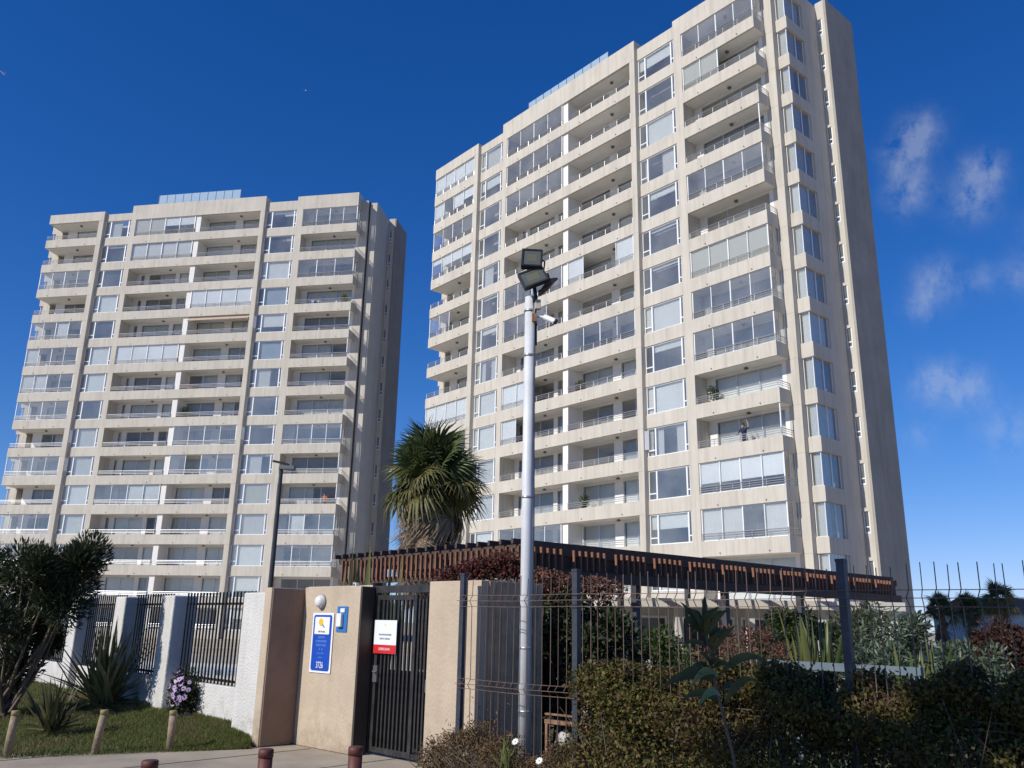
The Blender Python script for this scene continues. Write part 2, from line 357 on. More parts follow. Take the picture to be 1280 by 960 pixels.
# ------------------------------------------------------------------ the two apartment towers
FH, OPEN = 2.6, 1.77
BAND = FH - OPEN
NF = 15
YB = 1.38                      # back wall of the balconies
def curtain_mesh(w, h, M, key, folds=None, amp=0.05):
    def mk():
        mb = MB(); n = folds or max(6, int(w / 0.11)); m = n * 2
        for i in range(m + 1):
            x = w * i / m; y = amp * (1 if i % 2 else -1) * (0.7 + 0.3 * math.sin(i * 1.7)); mb.v += [(x, y, 0), (x, y * 0.8, h)]
        for i in range(m): mb.f.append((2*i, 2*i+2, 2*i+3, 2*i+1)); mb.mi.append(0)
        return mb.mesh('curtain', M, True)
    return cached(('curtain', key, round(w, 3), round(h, 3), M.name), mk)
def box_mesh(name, dims, M):
    def mk(): return MB().box(*dims).mesh(name, M)
    return cached((name, tuple(round(d, 4) for d in dims), M.name if not isinstance(M, (list, tuple)) else M[0].name), mk)

def build_tower(name, label, U0, D, ang, off, spec, seed, endmat, pipe=False):
    rng = random.Random(seed)
    du = Vector((-math.cos(ang), -math.sin(ang), 0)); dv = Vector((-du.y, du.x, 0))
    base = du * U0 + dv * D
    root = empty(name, (base.x, base.y, 0), math.atan2(du.y, du.x)); tag(root, label, 'building', 'apartment towers')
    root.empty_display_size = 3
    zb = lambda n: FH * (n - 1) + off          # floor n runs from zb(n) (underside of its slab) to zb(n+1)
    ZT = zb(NF + 1)                            # top of the uppermost openings
    AT, BT, CT, B2T, DT = ZT + 0.95, ZT + 0.75, ZT + 1.5, ZT + 0.95, ZT + 1.35
    part = lambda nm, data, loc=None: link(nm, data, root, loc)
    # ---- piers, fins and side walls
    def pier(nm, x0, x1, y0, y1, z1, M=FAC, z0=-0.01): return MB().box(x0, x1, y0, y1, z0, z1).build(nm, M, root)
    pier('fin', -17.25, -16.75, -0.3, 4.2, AT)
    pier('pier', -13.95, -13.45, 0.0, 4.2, CT)
    pier('divider', -7.1, -6.6, 0.142, 4.2, ZT, SOFFIT)
    pier('fin', -0.45, 0.0, 0.0, 4.2, CT)
    pier('pier', 3.1, 3.72, 0.3, 4.2, DT)
    for sgn in (1, -1):
        X = (lambda u: u) if sgn == 1 else (lambda u: -13.6 - u)
        def bx(mb, a, b, *r): mb.box(min(X(a), X(b)), max(X(a), X(b)), *r); return mb
        bx(MB(), 8.95, 9.7, 1.45, 4.2, -0.01, ZT + 1.05).build('corner_pier', FAC, root)
        bx(MB(), 9.7, 10.45, 3.75, 5.5, -0.01, ZT + 0.9).build('side_wall', FAC, root)
        bx(MB(), 10.82, 11.0, 5.5, 8.9, -0.01, ZT + 1.1).build('slit_wall', FAC, root)
        bx(MB(), 11.0, 11.15, 5.5, 8.9, -0.01, ZT + 1.1).build('end_wall', endmat, root)
        # horizontal casting joints of the end wall
        for n in range(2, NF + 1):
            part('wall_joint', box_mesh('wall_joint', (min(X(11.15), X(11.156)), max(X(11.15), X(11.156)), 5.52, 8.88, 0, 0.035), endmat), (0, 0, zb(n)))
        if pipe and sgn == 1: MB().box(9.72, 10.45, 1.8, 3.748, -0.01, ZT + 0.95).build('side_wall', FAC, root)
        for n in range(1, NF + 2):
            hb = BAND if n <= NF else 0.9
            # stacked corner bay windows
            b = None if (pipe and sgn == 1) else part('bay_box', cached(('bay', sgn, hb), lambda: bx(bx(MB(), 9.72, 10.45, 1.8, 1.95, 0, hb), 9.72, 10.45, 1.95, 3.75, 0, hb - 0.02).mesh('bay_box', FAC)), (0, 0, zb(n)))
            if n <= NF:
                w = None if (pipe and sgn == 1) else part('corner_window', cached(('cwf', sgn), lambda: bx(bx(bx(bx(bx(bx(MB(), 9.74, 9.77, 1.88, 1.93, BAND, FH), 9.77, 10.30, 1.88, 1.93, BAND, BAND + .03), 9.77, 10.30, 1.88, 1.93, FH - .03, FH), 10.30, 10.335, 1.88, 1.93, BAND, FH), 10.29, 10.335, 2.85, 2.91, BAND, FH), 10.29, 10.335, 3.68, 3.745, BAND, FH).mesh('corner_window', WFRAME)), (0, 0, zb(n)))
                if w: link('pane', cached(('cwp', sgn), lambda: bx(bx(MB(), 9.77, 10.30, 1.895, 1.91, BAND + .03, FH - .03), 10.305, 10.32, 1.93, 3.68, BAND + .01, FH - .01).mesh('pane', GLASS)), w)
                k = rng.random()
                if w and k < 0.95:
                    cm = rng.choice([CURT, CURT, CURT, BLINDW])
                    cdm = curtain_mesh(1.0, OPEN, cm, 'cw')
                    c = link('curtain', cdm, w, (min(X(9.84), X(10.3)), 2.02, BAND)); c.scale = (0.42, 1, 1)
                    c2 = link('curtain', cdm, w, (X(10.18), 2.1, BAND)); c2.rotation_euler = (0, 0, math.pi / 2); c2.scale = (rng.choice([0.8, 1.5, 0.5]), 1, 1)
                part('spandrel', box_mesh('spandrel', (min(X(10.45), X(10.82)), max(X(10.45), X(10.82)), 5.5, 5.7, 0, 1.25), FAC), (0, 0, zb(n)))
                part('spandrel', box_mesh('spandrel', (min(X(10.45), X(10.82)), max(X(10.45), X(10.82)), 5.5, 5.7, 2.42, FH), FAC), (0, 0, zb(n)))
                sw = part('slit_window', cached(('slit', sgn), lambda: bx(bx(bx(bx(MB(), 10.46, 10.52, 5.53, 5.6, 1.25, 2.42), 10.75, 10.81, 5.53, 5.6, 1.25, 2.42), 10.52, 10.75, 5.53, 5.6, 1.25, 1.34), 10.52, 10.75, 5.53, 5.6, 1.56, 1.63).mesh('slit_window', WFRAME)), (0, 0, zb(n)))
                link('pane', box_mesh('pane', (min(X(10.52), X(10.75)), max(X(10.52), X(10.75)), 5.56, 5.57, 1.34, 2.40), GLASS), sw)
        bx(MB(), 10.45, 10.82, 5.5, 5.7, ZT, ZT + 1.1).build('spandrel', FAC, root)
    JM = mat('casting_joint', (0.40, 0.36, 0.30), 0.9, var=0.2, scale=2)
    for n in range(2, NF + 2):
        for a, b, y in ((8.98, 9.698, 1.45), (-17.248, -16.752, -0.3), (-0.448, -0.002, 0.0)): part('casting_joint', box_mesh('casting_joint', (a, b, y - 0.003, y, 0, 0.022), JM), (0, 0, zb(n) - 0.02))
    if pipe: MB().tube([(9.76, 1.74, 0), (9.76, 1.74, ZT + 1.05)], 0.055, 8).build('downpipe', DARKM, root)
    # ---- floors, core and roof
    MB().box(-22.2, 8.6, 4.2, 13.0, -0.01, ZT + 0.05).build('core', ROOMW, root)
    for a, b, nm in ((9.7, 10.8, 'side_room_wall'), (-24.4, -23.3, 'side_room_wall')):
        MB().box(a, b, 5.9, 8.85, -0.01, ZT + 0.05).build(nm, ROOMW, root)
        MB().box(a - .02, a + 0.02 if a > 0 else b, 2.4, 3.7, -0.01, ZT).build('side_room_wall', INTER, root) if False else None
    for n in range(1, NF + 2):
        part('floor_slab', box_mesh('floor_slab', (-22.6, 9.0, YB + .12, 4.198, 0.0, 0.2), INTER), (0, 0, zb(n)))
    # ---- roof parapets of each bay and the glass roof rail
    MB().box(-22.75, -17.252, -0.3, -0.1, ZT, AT).box(-22.75, -22.55, -0.1, 1.45, ZT, AT).build('roof_parapet', FAC, root)
    MB().box(-22.55, -17.252, -0.1, 1.5, ZT, ZT + .2).build('roof_slab', SOFFIT, root)
    MB().box(-16.748, -13.952, 0.0, 0.2, ZT, BT).build('roof_parapet', FAC, root)
    MB().box(-13.448, -0.452, 0.0, 0.2, ZT, CT).build('roof_parapet', FAC, root)
    MB().box(-13.448, -0.452, 0.2, 1.5, ZT, ZT + .2).build('roof_slab', SOFFIT, root)
    MB().box(0.002, 3.098, 0.3, 0.5, ZT, B2T).build('roof_parapet', FAC, root)
    MB().box(3.722, 9.15, 0.3, 0.5, ZT, DT).box(8.95, 9.15, 0.5, 1.45, ZT, DT).build('roof_parapet', FAC, root)
    MB().box(3.722, 8.95, 0.5, 1.5, ZT, ZT + .2).build('roof_slab', SOFFIT, root)
    gp = MB().box(0, 0.82, 0, 0.014, 0, 1.0).mesh('glass_panel', ROOFGL); gpo = MB().box(-0.018, 0.018, -0.02, 0.02, 0, 1.85).mesh('rail_post', mat('rail_post_brown', (0.16, 0.12, 0.10), 0.6))
    for i in range(10):
        part('rail_post', gpo, (-12.0 + i * 0.87, 1.0, ZT + 1.15)); part('roof_glass_panel', gp, (-11.97 + i * 0.87, 1.0, ZT + 2.0))
    part('rail_post', gpo, (-12.0 + 8.7, 1.0, ZT + 1.15))
    # ---- balcony back walls with their doors
    BAYS = dict(A=(-22.75, -17.252, -0.3), C1=(-13.448, -7.102, 0.0), C2=(-6.598, -0.452, 0.0), D=(3.722, 9.15, 0.3))
    PAR = dict(BAYS, C1=(-13.448, -6.851, 0.0), C2=(-6.849, -0.452, 0.0))
    DOORS = dict(A=((-20.9, -17.6, 3),), C1=((-12.95, -12.6, 1), (-12.1, -9.3, 2), (-8.9, -7.2, 2)), C2=((-6.45, -3.65, 2), (-2.9, -0.6, 2)), D=((4.3, 8.7, 3),))
    for bay, (xa, xb, yf) in BAYS.items():
        mb = MB(); x = xa if bay != 'A' else -21.9
        yb = YB if bay[0] == 'C' else 1.45
        for a, b, k in DOORS[bay]:
            mb.box(x, a, yb, yb + 0.12, 0, ZT); x = b
        mb.box(x, xb if bay != 'D' else 8.95, yb, yb + 0.12, 0, ZT)
        for n in range(1, NF + 1):
            for a, b, k in DOORS[bay]: mb.box(a, b, yb, yb + 0.118, zb(n + 1) - 0.12, zb(n + 1))
        mb.build('back_wall', SOFFIT, root)
        if bay == 'A': MB().box(-21.9, -21.78, 1.57, 4.2, 0, ZT).build('partition', INTER, root)
    # ---- one floor of one balcony
    def balcony_mesh(bay):
        xa, xb, yf = BAYS[bay]; mb = MB(); yb = YB if bay[0] == 'C' else 1.45
        pa, pb, _ = PAR[bay]; mb.box(pa, pb, yf, yf + 0.14, 0, BAND)
        if bay == 'D':
            mb.box(xb - 0.14, xb, yf + 0.14, 1.45, 0, BAND); mb.box(xa, xb - 0.14, yf + 0.14, yb, 0, 0.2, 1)
        elif bay == 'A':
            mb.box(xa, xa + 0.14, yf + 0.14, 1.45, 0, BAND); mb.box(xa + 0.14, xb, yf + 0.14, yb, 0, 0.2, 1)
        else: mb.box(xa, xb, yf + 0.14, yb, 0, 0.2, 1)
        mb.box(xa, xb, yf + 0.141, yb - 0.001, -0.004, 0, 1)
        for fx in (0.22, 0.78):      # little drain spouts
            x = xa + (xb - xa) * fx; mb.tube([(x, yf + 0.02, 0.16), (x, yf - 0.07, 0.15)], 0.028, 6, 2)
        return mb.mesh('balcony', [FAC, SOFFIT, LAMPD])
    def railing_mesh(bay):
        xa, xb, yf = BAYS[bay]; mb = MB(); y = yf + 0.045; H = 0.40
        x0, x1 = xa + 0.03, xb - 0.03
        if bay == 'D': x1 = xb - 0.06
        if bay == 'A': x0 = xa + 0.06
        for z in (0.16, 0.28, H): mb.tube([(x0, y, BAND + z), (x1, y, BAND + z)], 0.017 if z < H else 0.026, 5)
        n = 5
        for i in range(n + 1):
            x = x0 + 0.03 + (x1 - x0 - 0.06) * i / n; mb.tube([(x, y, BAND), (x, y, BAND + H)], 0.017, 5)
        if bay in 'AD':
            xs = xb - 0.05 if bay == 'D' else xa + 0.05
            for z in (0.16, 0.28, H): mb.tube([(xs, y, BAND + z), (xs, 1.44, BAND + z)], 0.017 if z < H else 0.026, 5)
        return mb.mesh('railing', RAIL)
    lampm = cached('clamp', lambda: MB().lathe([(0.02, -0.12), (0.11, -0.11), (0.13, -0.05), (0.06, 0.0)], 10).mesh('ceiling_lamp', LAMPD))
    def glazing(par, bay, st, n):
        xa, xb, yf = BAYS[bay]; k = len(st); y = yf + 0.10
        x0, x1 = xa + 0.03, xb - 0.08
        w = (x1 - x0) / k
        fr = MB(); H0, H1 = BAND, FH - 0.006
        fm = cached(('glz', bay, st), lambda: None)
        if fm is None:
            for i in range(k + 1):
                if (i < k and st[i] != '.') or (i > 0 and st[i-1] != '.'):
                    ww = 0.045 if i not in (0, k, k // 2) else 0.065
                    fr.box(x0 + w * i - ww / 2, x0 + w * i + ww / 2, y - 0.03, y + 0.03, H0, H1)
            for i in range(k):
                if st[i] == '.': continue
                fr.box(x0 + w*i + .033, x0 + w*(i+1) - .033, y - 0.02, y + 0.02, H0, H0 + 0.05); fr.box(x0 + w*i + .033, x0 + w*(i+1) - .033, y - 0.02, y + 0.02, H1 - 0.05, H1)
            if bay == 'D' and st[-1] != '.':
                for yy in (0.85, 1.38): fr.box(x1 - 0.0, x1 + 0.045, yy, yy + 0.045, H0, H1)
            fm = CACHE[('glz', bay, st)] = fr.mesh('glazing_frame', WFRAME)
        g = link('glazing_frame', fm, par)
        for i in range(k):
            c = st[i]
            if c == '.': continue
            gm = box_mesh('glass_panel', (0, w - 0.066, 0, 0.01, 0.0, H1 - H0 - 0.1), GLASSB)
            link('glass_panel', gm, par, (x0 + w*i + .033, y - 0.005, H0 + .05))
            if c in 'wbhtq':
                h = {'w': 1.0, 'b': 1.0, 'h': 0.5, 't': 0.7, 'q': 0.25}[c] * (H1 - H0 - 0.12)
                link('blind', box_mesh('blind', (0, w - 0.08, 0, 0.008, -h, 0), BLINDB if c == 'b' else BLINDW), par, (x0 + w*i + 0.04, y + 0.045, H1 - 0.03))
            elif c == 'c':
                link('curtain', curtain_mesh(round(w - 0.1, 2), 1.68, CURT, 'gl'), par, (x0 + w*i + 0.05, y + 0.10, H0 + 0.02))
        if bay == 'D' and st[-1] != '.':
            link('glass_panel', box_mesh('glass_panel', (x1 + 0.015, x1 + 0.025, y + 0.04, 1.38, H0, H1), GLASSB), par)
    def balcony(bay, n, st):
        xa, xb, yf = BAYS[bay]
        b = part('balcony', cached(('bal', bay), lambda: balcony_mesh(bay)), (0, 0, zb(n)))
        link('railing', cached(('rail', bay), lambda: railing_mesh(bay)), b)
        lx = xa + (xb - xa) * (0.62 if bay[0] == 'C' else 0.55)
        link('ceiling_lamp', lampm, b, (lx, yf + 0.75, FH - 0.006))
        if st == 'awn' or st == 'awno':
            w = xb - xa - 0.1
            aw = MB().quad((xa + .05, yf + 0.20, FH - 0.06), (xb - .05, yf + 0.20, FH - 0.06), (xb - .05, yf - 0.12, FH - 0.42), (xa + .05, yf - 0.12, FH - 0.42))
            aw.tube([(xa + .05, yf - .12, FH - .43), (xb - .05, yf - .12, FH - .43)], 0.035, 8); aw.tube([(xa + .05, yf + .2, FH - .06), (xb - .05, yf + .2, FH - .06)], 0.05, 8)
            aw = aw.build('awning', AWN if st == 'awn' else AWNO, b)
        elif st == 'post':
            link('corner_post', box_mesh('corner_post', (xb - 0.12, xb - 0.06, yf + 0.06, yf + 0.12, BAND, FH - .006), WFRAME), b)
        elif st: glazing(b, bay, st, n)
        return b
    def doors(bay, n, st):
        yb = (YB if bay[0] == 'C' else 1.45) + 0.03
        for a, bb, k in DOORS[bay]:
            h0, h1 = 0.2, FH - 0.12
            def mk(a=a, bb=bb, k=k):
                f = MB(); w = (bb - a) / k
                for i in range(k + 1):
                    x = a + w * i; f.box(max(a, x - 0.03), min(bb, x + 0.03), yb, yb + 0.06, h0, h1)
                for i in range(k):
                    f.box(a + w*i + .03, a + w*(i+1) - .03, yb, yb + 0.06, h0, h0 + .07); f.box(a + w*i + .03, a + w*(i+1) - .03, yb, yb + 0.06, h1 - .05, h1)
                return f.mesh('sliding_door', ALU)
            d = part('sliding_door', cached(('door', bay, a), mk), (0, 0, zb(n)))
            link('pane', box_mesh('pane', (a + .02, bb - .02, yb + .025, yb + .035, h0 + .04, h1 - .03), GLASSD), d)
            r = rng.random(); w = bb - a
            if r < 0.30: link('blind', box_mesh('blind', (0, w - .1, 0, .01, 0, h1 - h0 - .06), BLINDW), d, (a + .05, yb + 0.16, h0 + .03))
            elif r < 0.95:
                cm = rng.choice([CURT, CURT, CURT, CURT, CURTB, CURTD]); fr = rng.choice([0.5, 0.62, 1.0, 1.0, 1.0])
                if k == 1: fr = 1.0
                lf = rng.random() < 0.6; ww = round((w - .1) * fr, 2)
                link('curtain', curtain_mesh(ww, h1 - h0 - .06, cm, 'dr'), d, (a + .05 if lf else bb - .05 - ww, yb + 0.2, h0 + .03))
    def window(xa, xb, yf, n, st, right):
        """wide window of the narrow bays: side casement, big fixed pane, slim casement"""
        L = xb - xa; y = yf + 0.07; x1, x2 = 0.62, L - 0.26
        def mk():
            f = MB(); h0, h1 = BAND, FH - .006
            for c, w in ((0.035, 0.07), (x1, 0.10), (x2, 0.10), (L - 0.035, 0.07)): f.box(xa + c - w/2, xa + c + w/2, y, y + 0.07, h0, h1)
            for p, q in ((0.07, x1 - .05), (x1 + .05, x2 - .05), (x2 + .05, L - .07)):
                f.box(xa + p, xa + q, y, y + .07, h0, h0 + .06); f.box(xa + p, xa + q, y, y + .07, h1 - .06, h1)
            for p, q in ((0.07, x1 - .05), (x2 + .05, L - .07)): f.box(xa + p, xa + q, y, y + .07, h0 + .36, h0 + .43)
            return f.mesh('window', WFRAME)
        w = part('window', cached(('win', xa), mk), (0, 0, zb(n)))
        link('pane', cached(('winp', xa), lambda: MB().box(xa + .07, xa + x1 - .05, y + .03, y + .04, BAND + .06, FH - .07).box(xa + x1 + .05, xa + x2 - .05, y + .03, y + .04, BAND + .06, FH - .07).box(xa + x2 + .05, xa + L - .07, y + .03, y + .04, BAND + .06, FH - .07).mesh('pane', GLASS)), w)
        if rng.random() < 0.18:      # the slim casement stands ajar
            k = link('open_casement', cached('opencas', lambda: MB().box(0, .05, -.36, .0, 0, 1.15).box(.0, .05, -.36, -.32, 0, 1.15).mesh('open_casement', WFRAME)), w, (xa + 0.1, y, BAND + .45)); k.rotation_euler = (0, 0, -0.5)
        a, b = x1 + .03, x2 - .03; H = OPEN; yy = y + 0.14
        def bl(x0, x1_, h, M=BLINDW): link('blind', box_mesh('blind', (0, x1_ - x0, 0, .01, -h, 0), M), w, (xa + x0, yy, FH - .03))
        def cu(x0, x1_, M=CURT): link('curtain', curtain_mesh(round(x1_ - x0, 2), H, M, 'wn'), w, (xa + x0, yy + .05, BAND))
        if st == 'w': bl(a, b, H - .06); (bl(0.08, x1 - .06, H - .06) if rng.random() < .7 else None)
        elif st == 'b': bl(a, b, H - .06, BLINDB); bl(0.08, x1 - .06, H - .06, BLINDB)
        elif st == 'h': bl(a, b, H * .48); bl(0.08, x1 - .06, H * .48)
        elif st == 'q': bl(a, b, H * .25)
        elif st == 't': bl(a, b, H * .12)
        elif st == '3': bl(a, b, H * .66)
        elif st == 'c': cu(a, b); (cu(.08, x1 - .06) if rng.random() < .5 else None)
        elif st == 'B': cu(a, b, CURTB)
        elif st == 's': cu(a, a + .5); cu(b - .7, b); cu(.1, .35)
        elif st == 'r': cu(a + (b-a) * .5, b); cu(.3, x1 - .06)
        elif st == 'l': cu(a, a + (b - a) * .6); cu(.3, x1 - .06)
        return w
    for n in range(1, NF + 1):
        row = NF + 1 - n
        for bay in ('A', 'C1', 'C2', 'D'):
            st = spec[bay][row - 1] if row - 1 < len(spec[bay]) else ''
            if not (bay in 'AD' and n <= 2): balcony(bay, n, st)
            doors(bay, n, st)
        part('spandrel', box_mesh('spandrel', (-16.748, -13.952, 0, 0.2, 0, BAND), FAC), (0, 0, zb(n)))
        part('spandrel', box_mesh('spandrel', (0.002, 3.098, 0.3, 0.5, 0, BAND), FAC), (0, 0, zb(n)))
        window(-16.748, -13.952, 0.0, n, spec['B'][row - 1] if row - 1 < len(spec['B']) else 'c', False)
        window(0.002, 3.098, 0.3, n, spec['B2'][row - 1] if row - 1 < len(spec['B2']) else 'h', True)
    place = lambda u, v, n, z=0.2: base + du * u + dv * v + Vector((0, 0, zb(n) + z))
    return root, place

SPEC_R = dict(
    A=['wwww', 'wgth', 'gggg', 'qhhh', '', 'gg..', '', '', 'wwww', '', '', '', '', ''],
    B=['c', 'h', 'd', 'd', 'l', 't', 'q', 's', 'w', 'w', 'c', 'c', 'w', 'c'],
    C1=['gggg', 'gggg', 'gggg', '', '', 'gggg', 'ggg.', '', 'ww..', 'w...', '', '', 'gggg', ''],
    C2=['', '', '', '', '', 'w..w', '', 'gggg', '', '', '', '', '', ''],
    B2=['h', 'd', 'w', 'r', 'q', 't', 't', 'w', 'q', 'w', 's', 'd', 'h', 'w'],
    D=['gggg', 'bb..', '', 'post', 'gggg', '', 'bbbb', 'gggg', 'gggg', '', 'post', 'tttt', 'ccgc', ''])
SPEC_L = dict(
    A=['', '', 'gggg', '', 'ggcg', 'cggg', 'ccgg', 'gggg', '', 'gggg', '', 'gggg', 'gg..', ''],
    B=['l', 't', 'd', 'w', 'd', 'w', 'w', 'd', 'c', 'c', 'w', 'c', 'w', 'h'],
    C1=['bbhh', 'cccc', '', '', '', 'wwww', '', '', '', '', 'ggcc', '', '', ''],
    C2=['', '', '', 'wwww', 'awn', '', '', '', 'gggg', 'g.gg', '', '', '', ''],
    B2=['t', 'd', 'w', 'B', '3', 'B', 'l', 'd', 'd', 'l', 'b', 'c', 'w', '3'],
    D=['gggg', '', 'ggg', '', 'post', 'post', '', '', 'gggg', 'post', 'post', 'gcgg', 'ggg', ''])
towerR, placeR = build_tower('apartment_tower', 'beige apartment tower with grey end wall rising behind the brown pergola', -32.65, 38.519, math.radians(130.621), 0.13, SPEC_R, 5, ENDW_R)
towerL, placeL = build_tower('apartment_tower', 'beige apartment tower behind the white pillared fence, its front facing the street lamp', -36.45, 67.199, math.radians(169.567), -0.15, SPEC_L, 11, ENDW_L, pipe=True)

# ------------------------------------------------------------------ street boundary: entrance, gate, fences
STUCCO = mat('beige_stucco', (0.49, 0.395, 0.29), 0.92, var=0.11, scale=1.9, streak=0.22, bump=0.45, bscale=26, coords='World', dirt=0.6)
STUCCO_SHADE = mat('stucco_shade_tone', (0.26, 0.17, 0.12), 0.92, var=0.16, scale=2.2, streak=0.25, bump=0.45, bscale=26, coords='World', dirt=0.4)  # darker copy of the beige stucco, shade put into its colour
WSTUC = mat('white_stucco', (0.62, 0.60, 0.56), 0.92, var=0.08, scale=2.2, streak=0.35, bump=0.8, bscale=38, coords='World', dirt=0.55)
GATEM = mat('black_gate_paint', (0.018, 0.018, 0.02), 0.42, var=0.25, scale=8, color2=(0.05, 0.045, 0.04))
GRILLE = mat('grille_paint', (0.022, 0.023, 0.025), 0.5, var=0.2, scale=8)
FPOST = mat('fence_post_paint', (0.022, 0.034, 0.055), 0.5, var=0.25, scale=12, color2=(0.05, 0.05, 0.055))
WIRE = mat('rusty_wire', (0.13, 0.12, 0.115), 0.55, metal=0.3, var=0.4, scale=6, color2=(0.22, 0.12, 0.08))
def wobj(mb, name, M, parent=None, bevel=0.0, smooth=False):
    """mesh written in (s, depth behind the line, z) of the boundary frame"""
    o = mb.build(name, M, parent, smooth, bevel)
    return o
def wroot(name, label, cat, s, o, group=None):
    e = empty(name, W(s, o), RW); tag(e, label, cat, group); return e
# left part of the entrance: pier, return wall and sign wall
ew = wroot('entrance_wall', 'beige stucco entrance wall carrying the blue number sign, with a return coloured darker for shade', 'wall', -3.4, 0.0)
MB().box(-0.13, 0.04, -0.42, 0.16, 0, 2.02).build('pier', STUCCO, ew, bevel=0.008)
MB().box(0.041, 0.055, -0.40, 0.10, 0.015, 2.01).build('return_face', STUCCO_SHADE, ew)  # dark sheet on the pier face turned away from the sun
MB().box(0.056, 1.36, 0.10, 0.27, 0, 2.04).build('sign_wall', STUCCO, ew, bevel=0.008)
MB().box(-0.13, 1.36, 0.272, 0.30, 1.98, 2.06).build('coping', STUCCO, ew)
gp_ = wroot('gate_pillar', 'beige stucco gate pillar between the black gate and the wire fence', 'pillar', -0.84, -0.22)
MB().box(0, 0.90, 0, 0.12, 0, 2.08).build('front_wall', STUCCO, gp_, bevel=0.008)
MB().box(0.74, 0.898, 0.121, 1.05, 0, 2.085).build('side_wall', STUCCO, gp_)
CLAD = mat('brown_cladding', (0.44, 0.30, 0.19), 0.85, var=0.22, scale=5, bump=0.3, bscale=30, coords='World')
for i in range(9): MB().box(0.8985, 0.914, 0.125 + i * 0.103, 0.220 + i * 0.103, 0.02, 2.07).build('cladding_board', CLAD, gp_)
MB().box(1.362, 1.40, 0.085, 0.285, 0, 2.035).build('wall_end_shade', mat('wall_end_shade_brown', (0.05, 0.038, 0.03), 0.6, var=0.2, scale=6), ew)  # dark strip over the sign wall's end, standing in for its shade
# gate
gt = wroot('pedestrian_gate', 'black steel bar gate with a white and red notice', 'gate', -2.03, -0.33)
GW = 1.18
MB().box(0, GW, -0.03, 0.03, 1.96, 2.05).box(0, 0.06, -0.03, 0.03, 0.02, 1.96).box(GW - 0.05, GW, -0.03, 0.03, 0.02, 1.96).build('outer_frame', GATEM, gt)
MB().box(0.07, 0.86, -0.022, 0.022, 1.87, 1.93).box(0.07, 0.86, -0.022, 0.022, 0.04, 0.10).box(0.07, 0.12, -0.022, 0.022, 0.10, 1.87).box(0.80, 0.86, -0.022, 0.022, 0.10, 1.87).build('leaf_frame', GATEM, gt)
gbar = MB().box(-0.014, 0.014, -0.014, 0.014, 0.10, 1.87).mesh('bar', GATEM)
for i in range(8): link('bar', gbar, gt, (0.195 + i * 0.076, 0, 0))
for i in range(4): link('bar', gbar, gt, (0.905 + i * 0.066, 0, 0.01))
MB().box(0.87, GW - 0.055, -0.02, 0.02, 0.03, 0.09).build('bottom_rail', GATEM, gt)
MB().box(0.13, 0.795, 0.03, 0.04, 0.10, 1.02).box(0.87, GW - .055, 0.03, 0.04, 0.10, 1.02).build('kick_sheet', GATEM, gt)
MB().box(0.09, 0.17, -0.05, -0.023, 0.86, 1.06).tube([(0.13, -0.052, 0.99), (0.13, -0.085, 0.99), (0.20, -0.085, 0.985)], 0.009, 6).build('lock', mat('lock_steel', (0.35, 0.35, 0.34), 0.35, metal=0.8), gt)
MB().box(GW - 0.06, GW - 0.005, -0.06, -0.031, 0.80, 0.94).build('latch_plate', mat('latch_steel', (0.25, 0.25, 0.25), 0.4, metal=0.7), gt)
# mesh panels of the wire fence on the right
wf = wroot('wire_fence', 'rusty welded wire fence with dark blue posts along the hedge', 'fence', 0, 0)
fp = MB().box(-0.032, 0.032, -0.032, 0.032, 0, 2.12).box(-0.036, 0.036, -0.036, 0.036, 2.12, 2.145).mesh('post', FPOST)
POSTS = (0.0, 1.64, 4.35, 7.0, 9.65)
for s_ in POSTS: link('post', fp, wf, (s_, 0, 0))
prof = [(0, 0.05), (0, 0.92), (-0.045, 0.97), (0, 1.02), (0, 1.78), (-0.05, 1.84), (0, 1.90), (0, 2.09)]
wm = MB().tube([(0, y, z) for y, z in prof], 0.0042, 4).mesh('wire', WIRE)
prof2 = [(0, 0.05), (0, 0.92), (-0.045, 0.97), (0, 1.02), (0, 1.79), (-0.04, 1.845), (0.006, 1.90), (0.015, 2.07)]
wm2 = MB().tube([(0, y, z) for y, z in prof2], 0.0042, 4).mesh('wire', WIRE)
rw = random.Random(3)
for a, b in zip(POSTS[:-1], POSTS[1:]):
    n = int(round((b - a) / 0.1))
    for i in range(1, n):
        o = link('wire', wm if rw.random() < .6 else wm2, wf, (a + (b - a) * i / n, -0.042, rw.uniform(-.008, .008))); o.rotation_euler = (0, rw.uniform(-.012, .012), rw.uniform(-.15, .15))
    for y, z in ((0, 0.20), (0, 0.92), (0, 1.02), (-0.006, 1.78), (-0.05, 1.84), (-0.006, 1.90), (-0.045, 0.97)):
        MB().tube([(a, y - 0.049, z), ((a + b) / 2, y - 0.049, z - 0.008), (b, y - 0.049, z)], 0.0042, 4).build('wire_rail', WIRE, wf)
# white pillared wall with grilles to the left
Q0 = Vector((-3.64, 12.53, 0)); dQ = Vector((-0.688, 0.726, 0)); nQ = Vector((-0.726, -0.688, 0))
def qt(px_, py_):
    p = on_plane(px_, py_, (Q0.x, Q0.y), (nQ.x, nQ.y)); return (p - Q0).dot(dQ), p.z
RQ = math.atan2(-dQ.y, -dQ.x)
wq = empty('pillared_wall', Q0, RQ); tag(wq, 'white rough-rendered low wall with pillars and black grilles beside the lawn', 'wall')
